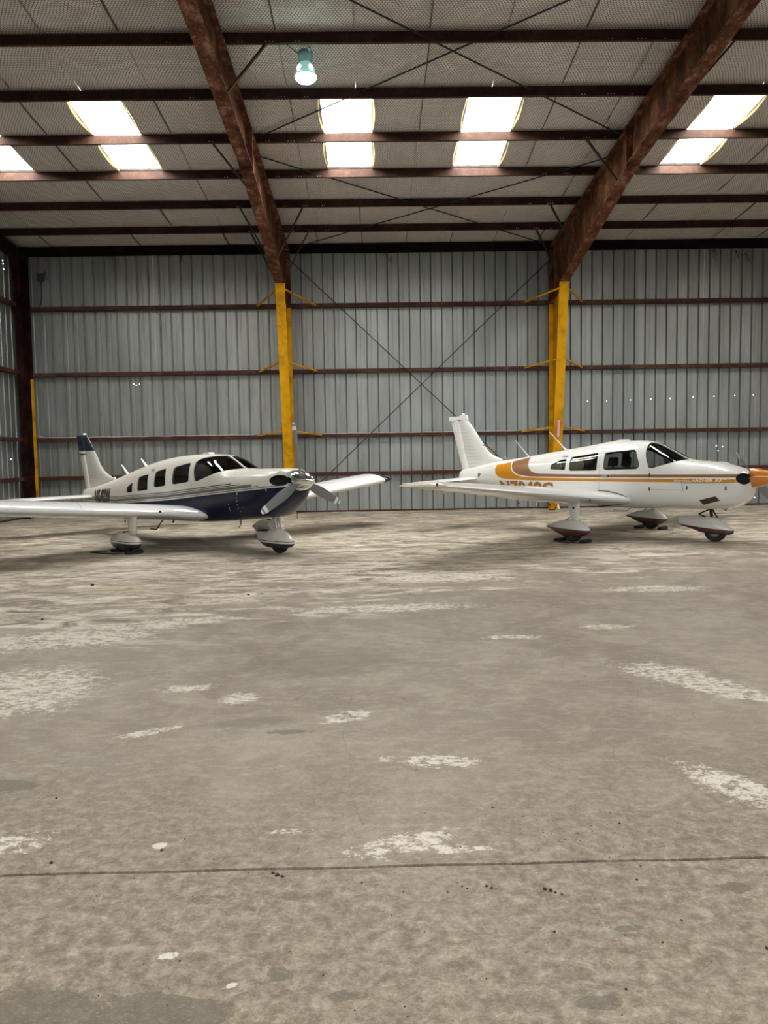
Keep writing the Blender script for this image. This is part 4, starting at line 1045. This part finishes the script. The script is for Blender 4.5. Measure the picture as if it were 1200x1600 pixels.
def beads(f, rd, z0, z1, n, fin, rud, m):     # horizontal stiffening beads pressed in the fin and rudder skin
    def at(tab, z):
        for a, b in zip(tab[:-1], tab[1:]):
            if a[0] <= z <= b[0]: t = (z-a[0])/(b[0]-a[0]); return [a[q]*(1-t)+b[q]*t for q in range(4)]
        return tab[-1][:4]
    g1 = G(); g2 = G()
    for k in range(n):
        z = z0+(z1-z0)*k/(n-1)
        zz, xl, xt, ht = at(fin, z); a = xl+(xt-xl)*(.40 if n > 12 else .42); b = xt+.03; zz2, yl, yt, h2 = at(rud, z)
        for s in (-1, 1):
            if a-b > .06: g1.add([(a, s*ht*.95, z), ((a+b)/2, s*(ht*.80+.007), z+.010), (b, s*(ht*.45+.004), z+.008), (b, s*(ht*.45+.004), z-.004), ((a+b)/2, s*(ht*.80+.007), z-.004)], [(0, 1, 2, 3, 4)])
            g2.add([(yl-.03, s*(h2+.004), z+.006), (yt+.005, s*(h2*.15+.003), z+.006), (yt+.005, s*(h2*.15+.003), z-.004), (yl-.03, s*(h2+.004), z-.004)], [(0, 1, 2, 3)])
    MB_ = plain('bead_shade', (.50, .50, .47), .5)
    g1.make('stiffening_bead', MB_, f)['kind'] = 'stuff'; g2.make('stiffening_bead', MB_, rd)['kind'] = 'stuff'
M_TXTW = plain('white_lettering', (.85, .84, .80), .4); M_TXTO = plain('ochre_lettering', (.33, .15, .02), .4); M_TXTK = plain('black_lettering', (.015, .015, .017), .4)

# ---------------------------------------------------------------- white and navy airplane
def airplane_blue():
    global BANK
    BANK = -.010
    root = EMPTY('airplane', (-3.33, 15.0, 0), -.765)
    tag(root, 'white and navy blue low-wing airplane with a polished spinner and grey three-blade propeller', 'airplane', 'parked light airplanes')
    H = Hull([(-4.90, .78, .96, .86, .03, 2.2, 2.2), (-4.82, .74, 1.00, .86, .10, 2.2, 2.2), (-4.3, .68, 1.06, .86, .20, 2.3, 2.3), (-3.5, .60, 1.19, .86, .315, 2.4, 2.5), (-2.7, .54, 1.35, .88, .42, 2.5, 2.7), (-1.9, .50, 1.52, .90, .49, 2.6, 3.1),
              (-1.1, .47, 1.655, .94, .56, 2.9, 3.5), (-.3, .46, 1.735, .98, .595, 3.1, 3.7), (.30, .475, 1.755, 1.02, .60, 3.2, 3.7), (.65, .49, 1.745, 1.03, .60, 3.1, 3.7), (.92, .51, 1.715, 1.04, .595, 3.0, 3.6), (1.20, .53, 1.60, 1.05, .59, 2.9, 3.6),
              (1.44, .55, 1.488, 1.05, .58, 2.9, 3.5), (1.60, .565, 1.468, 1.06, .575, 2.9, 3.4), (2.0, .60, 1.475, 1.07, .56, 2.9, 3.2), (2.35, .64, 1.48, 1.09, .53, 3.0, 3.0), (2.50, .73, 1.48, 1.12, .50, 3.0, 2.6), (2.64, .84, 1.480, 1.15, .455, 3.0, 2.3), (2.72, .93, 1.475, 1.17, .40, 2.9, 2.1), (2.755, 1.00, 1.465, 1.19, .34, 2.8, 2.0), (2.775, 1.06, 1.445, 1.21, .25, 2.6, 2.0)])
    NAVY = (.004, .008, .030); K = (.03, .03, .032); GR = (.17, .165, .155)
    E_ = [(-5, .700), (-3.5, .712), (-2.6, .735), (-1.4, .815), (-.32, .884), (.5, .960), (1.23, 1.029), (2.42, 1.135), (3.1, 1.205)]
    def off(d, x1=None, x0=None):
        out = [(x, z+d) for x, z in E_]
        if x1 is not None:
            zz = None
            for (xa, za), (xb, zb) in zip(out[:-1], out[1:]):
                if xa <= x1 <= xb: zz = za+(zb-za)*(x1-xa)/(xb-xa)
            out = [p for p in out if p[0] < x1]+[(x1, zz), (x1+.004, 0.0), (4, 0.0)]
        return out
    k = 1.0
    bands = [(NAVY, off(0), None), (K, off(.034, 2.75), off(.022)), (GR, off(.100, 2.30), off(.053)), (K, off(.062, 2.45), off(.052)), (K, off(.126, 1.98), off(.112)), (K, off(.158, 1.75), off(.143))]
    PM = paint('white_navy_fuselage_paint', (.70, .68, .62), bands, .25, .0, spec=.28)
    rp = roundpoly
    wins = [rp([(-2.05, .995), (-1.785, 1.008), (-1.785, 1.215), (-2.05, 1.10)], .02), rp([(-1.535, 1.03), (-1.055, 1.07), (-1.075, 1.385), (-1.535, 1.318)], .04),
            rp([(-.80, 1.12), (-.335, 1.165), (-.385, 1.50), (-.80, 1.425)], .06), rp([(-.105, 1.185), (.475, 1.245), (.43, 1.605), (-.105, 1.515)], .07)]
    shield = [(.555, 1.60), (.60, 1.42), (.66, 1.265), (.74, 1.262), (1.0, 1.335), (1.26, 1.42), (1.48, 1.478), (1.55, 1.54), (1.5, 2.0), (.93, 2.0), (.90, 1.72), (.70, 1.69), (.60, 1.655)]
    fus = build_fuselage(root, H, -4.90, 2.775, -2.3, 1.42, wins, shield, [((2.82, .325, 1.285), (.215, .20, .100))], PM)
    WP = paint('white_wing_paint_warm', (.78, .785, .80), [])
    xs = frange(.90, 1.50, 14); V = []; F = []
    for i, x in enumerate(xs):
        z = H.at(x)[1]; V += [(x, -.018, z+.003), (x, .018, z+.003), (x, .018, z-.022), (x, -.018, z-.022)]
        if i: F += [((i-1)*4+q, (i-1)*4+(q+1) % 4, i*4+(q+1) % 4, i*4+q) for q in range(4)]
    MESH('windshield_strip', V, F, M_WHITE, root)
    for s in (-1, 1):
        G().bar((.62, s*.44, 1.58), (1.0, s*.42, 1.37), .02, .035).make('windshield_brace', M_WHITE, root)
    G().prism([(.86, 1.56), (.95, 1.50), (1.12, 1.36), (1.06, 1.34), (.97, 1.43)], -.33, -.31).make('sun_visor', M_WHITE, root)
    G().prism([(.74, 1.14), (.78, 1.24), (1.05, 1.31), (1.32, 1.37), (1.34, 1.14)], -.46, .46).make('instrument_panel', M_PANEL, root)
    for x in (.12, -.62): seat(root, x, -.27, M_SEATB, .46, .50, False, .22); seat(root, x, .27, M_SEATB, .46, .50, False, .22)
    seat(root, -1.45, -.25, M_SEATB, .42, .45, False, .2); seat(root, -1.45, .25, M_SEATB, .42, .45, False, .2)
    for s, y in ((1, -.30),):
        o = G().lathe([(.0001, .10), (.06, .085), (.12, .03), (.13, -.02), (.10, -.08), (.0001, -.10)], (-.62, -.34, 1.22), n=20).make('pillow', M_SEATB, root, True)
    lettering('registration_number', 'N542W', H, ((-3.84, .715), (-2.88, .762), (-3.90, 1.012), (-2.90, 1.068)), M_TXTK, root, -1, .055, 1.06)
    lettering('registration_number', 'N542W', H, ((-3.0, .762), (-3.84, .722), (-3.0, 1.060), (-3.88, 1.008)), M_TXTK, root, 1, .05, 1.06)
    def joint(pts, w=.005, side=-1): V, F = hull_strip(H, pts, w, .0025, side); MESH('panel_joint', V, F, M_LINE, root)
    joint([(1.60, 1.43), (1.72, 1.38), (1.82, 1.28), (1.83, 1.1), (1.81, .70)], .006); joint([(1.25, 1.30), (1.5, 1.31), (1.83, 1.34)], .003); joint([(.53, 1.62), (.50, 1.50), (.57, 1.22), (.62, .9), (.62, .62)], .004)
    joint([(-2.7, 1.27), (-2.2, 1.30), (-1.7, 1.33)], .003)
    for x, z in ((1.92, 1.06), (2.60, 1.14)):
        y = -H.y(x, z, .006); G().box(x-.012, x+.012, y-.008, y+.003, z-.03, z+.05).make('latch', M_ALU, root)
    g = G()
    for x, z in ((1.90, .98), (1.90, .93), (1.90, .86), (1.90, .80), (1.92, .74), (2.02, .82), (1.66, .86), (1.66, .80), (1.66, .76)):
        y = -H.y(x, z, .004); g.box(x-.006, x+.006, y-.003, y+.003, z-.006, z+.006)
    g.make('cowl_fastener', M_BOLT, root)['kind'] = 'stuff'
    # landing light in the chin
    G().lathe([(.0001, .02), (.035, .015), (.045, 0), (.05, -.02)], (2.745, -.20, 1.02), 'x', 16).make('landing_light', M_CHROME, root, True)
    # wing, constant chord
    secs = []
    for y in (0, .50, .58, .64, .72, .82, .95, 1.3, 2.0, 3.0, 4.0, 4.6, 4.78):
        le = .44; te = -1.17
        if y < .95: le += min(.50, (.95-y)*1.25)
        secs.append((y, le, le-te, .590+.094*y, .165*1.61/(le-te)))
    NV = plain('navy_wing_tip', NAVY, .25, coat=.5)
    for side in (1, -1):
        w = MESH('wing', *wing_mesh(secs, side), WP, root, True); smooth_by_angle(w.data, 50); s = -side
        yl, le, ch, z, th = secs[-1]
        tip = [secs[-1], (4.95, le-.01, ch-.03, z+.016, .15), (5.12, le-.10, ch-.20, z+.032, .115), (5.24, le-.28, ch-.50, z+.045, .06)]
        tp = MESH('wing_tip', *wing_mesh(tip, side), NV, root, True); tp['label'] = 'navy wing tip cap'
        def P(y, fr, up):
            zz = .590+(.094+BANK*side)*y; hh = (.060 if up else -.045)*.165/.2*1.61; return (.44-fr*1.61, s*y, zz+hh+(.003 if up else -.003))
        g = G()
        for ya, yb in ((.75, 2.9), (2.95, 4.8)):
            for up in (1, 0): g.bar(P(ya, .78, up), P(yb, .78, up), .008, .004)
        g.make('flap_gap', M_LINE, w)
        for yy in (1.9, 2.6, 3.2, 3.9, 4.6):
            zz = .590+(.094+BANK*side)*yy; G().box(-1.05, -.92, s*yy-.005, s*yy+.005, zz-.11, zz-.03).make('hinge_bracket', WP, w)
        g = G(); pts = []
        for q in range(9):                          # seam of the tip tank section
            fr = q/8; pts.append((.44-.02-fr*.5, s*(2.62+.55*fr*0), .595+.262+[-.05, .07, .10, .115, .125, .13, .135, .137, .138][q]))
        g.tube(pts, .003, 4).make('wing_skin_seam', M_LINE, w)
        G().lathe([(.0001, 0), (.032, -.004), (.0001, -.008)], (.435, s*1.18, .72), 'x', 12).make('leading_edge_port', M_BLACK, w)
        G().tube([(.0, s*3.3, .85), (-.02, s*3.3, .78), (.05, s*3.3, .75)], .006, 6).make('tie_down_ring', M_ALU, w)
    G().lathe([(.0001, .022), (.014, .016), (.018, 0)], (-.25, -2.62, .595+.262+.135), n=10).make('fuel_cap_light', plain('red_lens', (.6, .02, .015), .3), root)
    G().prism([(-.30, .98), (-.22, .98), (-.24, .50), (-.28, .52)], 2.35, 2.37).make('pitot_mast', M_WHITE, root)
    G().tube([(-.1, 2.5, .8), (-.1, 2.5, .02+.3)], .008, 6).make('fuel_drain_rod', M_BLACK, root)
    # tail
    FP = paint('white_navy_fin_paint', (.66, .64, .58), [(NAVY, None, [(-5.3, 1.90), (-4.2, 1.90)]), (K, [(-5.3, 1.845), (-4.75, 1.835), (-4.66, 1.82), (-4.655, 0), (-4, 0)], [(-5.3, 1.80), (-4.9, 1.80), (-4.66, 1.82), (-4, 1.82)]),
                                                     (K, [(-5.3, 1.765), (-4.9, 1.755), (-4.895, 0), (-4, 0)], [(-5.3, 1.745), (-4.9, 1.75), (-4, 1.75)]), (K, [(-5.3, 1.70), (-4.98, 1.70), (-4.975, 0), (-4, 0)], [(-5.3, 1.685), (-4.98, 1.695), (-4, 1.69)])])
    fin = [(.95, -4.1, -4.60, .045), (1.12, -3.75, -4.63, .045), (1.20, -3.50, -4.65, .043), (1.26, -3.42, -4.66, .043), (1.31, -3.58, -4.665, .042), (1.38, -3.78, -4.68, .042), (1.45, -3.91, -4.69, .041), (1.55, -4.03, -4.71, .04), (1.87, -4.30, -4.80, .035), (2.20, -4.60, -4.88, .028), (2.275, -4.69, -4.90, .015)]
    f = MESH('fin', *fin_mesh(fin), FP, root); smooth_by_angle(f.data, 40)
    rud = [(1.0, -4.625, -4.81, .026), (1.4, -4.695, -4.93, .026), (1.8, -4.80, -5.06, .022), (2.15, -4.885, -5.17, .018), (2.27, -4.92, -5.21, .014)]
    rd = MESH('rudder', *fin_mesh(rud), FP, root); smooth_by_angle(rd.data, 40)
    beads(f, rd, 1.15, 1.72, 9, fin, rud, WP)
    G().lathe([(.0001, .05), (.022, .04), (.03, 0)], (-4.80, 0, 2.272), n=12).make('beacon', M_WHITE, root, True)
    for side in (1, -1):
        st = [(0, -4.06, .70, .845, .11), (.24, -4.04, .72, .845, .11), (.30, -4.03, .73, .845, .11), (1.9, -3.98, .78, .845, .11), (2.04, -4.04, .66, .848, .08), (2.12, -4.16, .46, .85, .04)]
        sm = MESH('stabilator', *wing_mesh(st, side), WP, root, True); smooth_by_angle(sm.data, 50)
    G().tube([(-2.78, 0, 1.32), (-3.09, -.0, 1.56)], [.035, .014], 8).make('blade_antenna', M_WHITE, root)
    G().tube([(-1.98, 0, 1.48), (-2.24, -.0, 1.69)], [.035, .014], 8).make('blade_antenna', M_WHITE, root)
    G().prism([(-3.55, 1.28), (-3.42, 1.30), (-3.36, 1.21), (-3.46, 1.19)], -.012, .012).make('dorsal_fin_tip', M_WHITE, root)
    G().prism(roundpoly([(.14, 1.735), (.18, 1.79), (.36, 1.79), (.38, 1.74)], .015), -.06, .06).make('roof_blister', M_WHITE, root)
    G().bar((-.98, -H.y(-.98, 1.46, .01), 1.46), (-.86, -H.y(-.86, 1.475, .01), 1.475), .02, .02).make('roof_clip', M_ALU, root)
    propeller(root, 2.87, 1.272, .985, (82, 330, 205), [(.0001, -.10), (.165, -.10), (.178, -.05), (.178, .02), (.17, .10), (.148, .19), (.115, .27), (.07, .345), (.03, .39), (.0001, .402)], M_CHROME, M_WHITE, M_BLADE, .13, .170, .105, (36, 12))
    NK = (.012, .013, .03); CRM = paint('cream_fairing_paint', (.68, .66, .60), [(NK, .182, None), (K, [(-1, .214), (4, .224)], [(-1, .204), (4, .214)])], .25)
    for y in (1.62, -1.66):
        tab = [(-.61, .17, .20, .185, .010, 2, 2), (-.52, .135, .255, .19, .05, 2.1, 2.1), (-.32, .075, .345, .19, .115, 2.2, 3.5), (-.08, .060, .388, .19, .14, 2.3, 4), (.14, .062, .372, .19, .14, 2.3, 4), (.30, .085, .325, .19, .115, 2.1, 3.5), (.40, .14, .265, .19, .07, 2, 2), (.44, .165, .215, .19, .010, 2, 2)]
        pant(tab, CRM, 'wheel_fairing', root, -y); tyre(root, .0, -y)
        V, F = Hull([(.34, .12, .335, .23, .055, 2, 2), (.62, .09, .36, .23, .06, 2, 2), (.74, .07, .38, .22, .075, 2, 2)]).mesh([.34, .45, .55, .62, .68, .74], 24)
        MESH('strut_fairing', [(c, b-y, a) for a, b, c in V], F, paint('strut_cream', (.66, .64, .58), []), root, True)
        G().tube([(-.02, -y, .60), (-.02, -y, .54)], .012, 6).make('tie_down_ring', M_BLACK, root)
    tab = [(1.70, .20, .345, .26, .014, 2, 2), (1.80, .165, .352, .25, .055, 2.1, 2.1), (1.98, .110, .365, .21, .11, 2.2, 3.2), (2.16, .090, .425, .19, .135, 2.3, 4), (2.30, .090, .44, .19, .14, 2.3, 4), (2.48, .095, .385, .19, .13, 2.2, 4), (2.60, .110, .315, .19, .095, 2.1, 3), (2.68, .15, .245, .19, .05, 2, 2), (2.705, .175, .215, .19, .008, 2, 2)]
    pant(tab, CRM, 'nose_wheel_fairing', root, 0); tyre(root, 2.34, 0, .195, .07)
    G().prism([(1.64, .345), (1.95, .350), (1.98, .25), (1.76, .20)], -.010, .010).make('fairing_tail', CRM, root)
    G().tube([(2.27, 0, .42), (2.19, 0, .72)], [.024, .034], 10).make('nose_strut', M_ALU, root)
    g = G(); g.bar((2.20, -.03, .60), (2.05, -.03, .50), .03, .02); g.bar((2.05, -.03, .50), (2.18, -.03, .42), .03, .02); g.bar((2.26, .05, .64), (2.33, .05, .44), .03, .03); g.make('scissor_link', plain('white_gear_paint', (.6, .6, .57), .4), root)
    G().lathe([(.0001, -.04), (.07, -.04), (.07, .04), (.0001, .04)], (2.24, .0, .66), 'x', 14).make('steering_collar', M_ALU, root)
    G().tube([(1.62, -.30, .58), (1.66, -.32, .50), (1.60, -.32, .44)], .02, 8).make('exhaust_pipe', M_ALU, root)
    G().tube([(-.60, -.50, .50), (-.62, -.58, .40), (-.70, -.60, .30), (-.92, -.60, .30)], .013, 6).make('boarding_step', M_BLACK, root)
    G().tube([(-.46, -.35, .5), (-.50, -.35, .43)], .02, 6).make('belly_drain', M_BLACK, root)
    return root
A_ = airplane_orange()
B_ = airplane_blue()

# ---- wheel chocks: each pair is tied with a rope or chain
def chocks(root_xy, yaw, lab, xs, w, rope, label2=None):
    r = EMPTY('wheel_chocks', (root_xy[0], root_xy[1], 0), yaw); tag(r, lab, 'wheel chocks', 'black chocks at the main wheels')
    for x, d in xs:
        p = [(x-.055, 0), (x+.055, 0), (x+.045, .055), (x+.0, .068), (x-.045, .055)]
        c = G().prism(roundpoly(p, .012, 2), -w, w).make('chock', M_BLACK, r)
    G().tube(rope, .009, 6).make('rope', M_BLACK, r)
    return r
def plane_pt(X, Y, t, bx, by): return (X+bx*math.cos(t)+by*math.sin(t), Y+bx*math.sin(t)-by*math.cos(t))
chocks(plane_pt(-3.33, 15, -.765, 0, 1.62), -.765, 'black wheel chocks and rope loop under the near wheel of the navy-striped airplane', [(-.26, 0), (.26, 0)], .15,
       [(-.26, -.15, .05), (-.40, -.26, .012), (-.55, -.38, .012), (-.50, -.44, .012), (-.2, -.36, .012), (.05, -.26, .012), (.2, -.16, .05)])
chocks(plane_pt(-3.33, 15, -.765, 0, -1.66), -.765, 'black wheel chocks under the far main wheel of the navy-striped airplane', [(-.26, 0), (.26, 0)], .15, [(-.26, -.15, .05), (0, -.22, .012), (.26, -.15, .05)])
chocks(plane_pt(4.88, 15.38, -.80, -.03, 1.56), -.80, 'black wheel chocks with a chain under the near wheel of the orange-striped airplane', [(-.27, 0), (.27, 0)], .14,
       [(-.27, -.14, .06), (-.2, -.2, .012), (-.05, -.24, .012), (.12, -.24, .012), (.30, -.18, .012), (.27, -.14, .05)])
chocks(plane_pt(4.88, 15.38, -.80, -.03, -1.62), -.80, 'black wheel chocks under the far wheel of the orange-striped airplane', [(-.27, 0), (.27, 0)], .14, [(.27, -.14, .05), (.36, -.2, .012), (.50, -.16, .012), (.55, -.1, .012)])
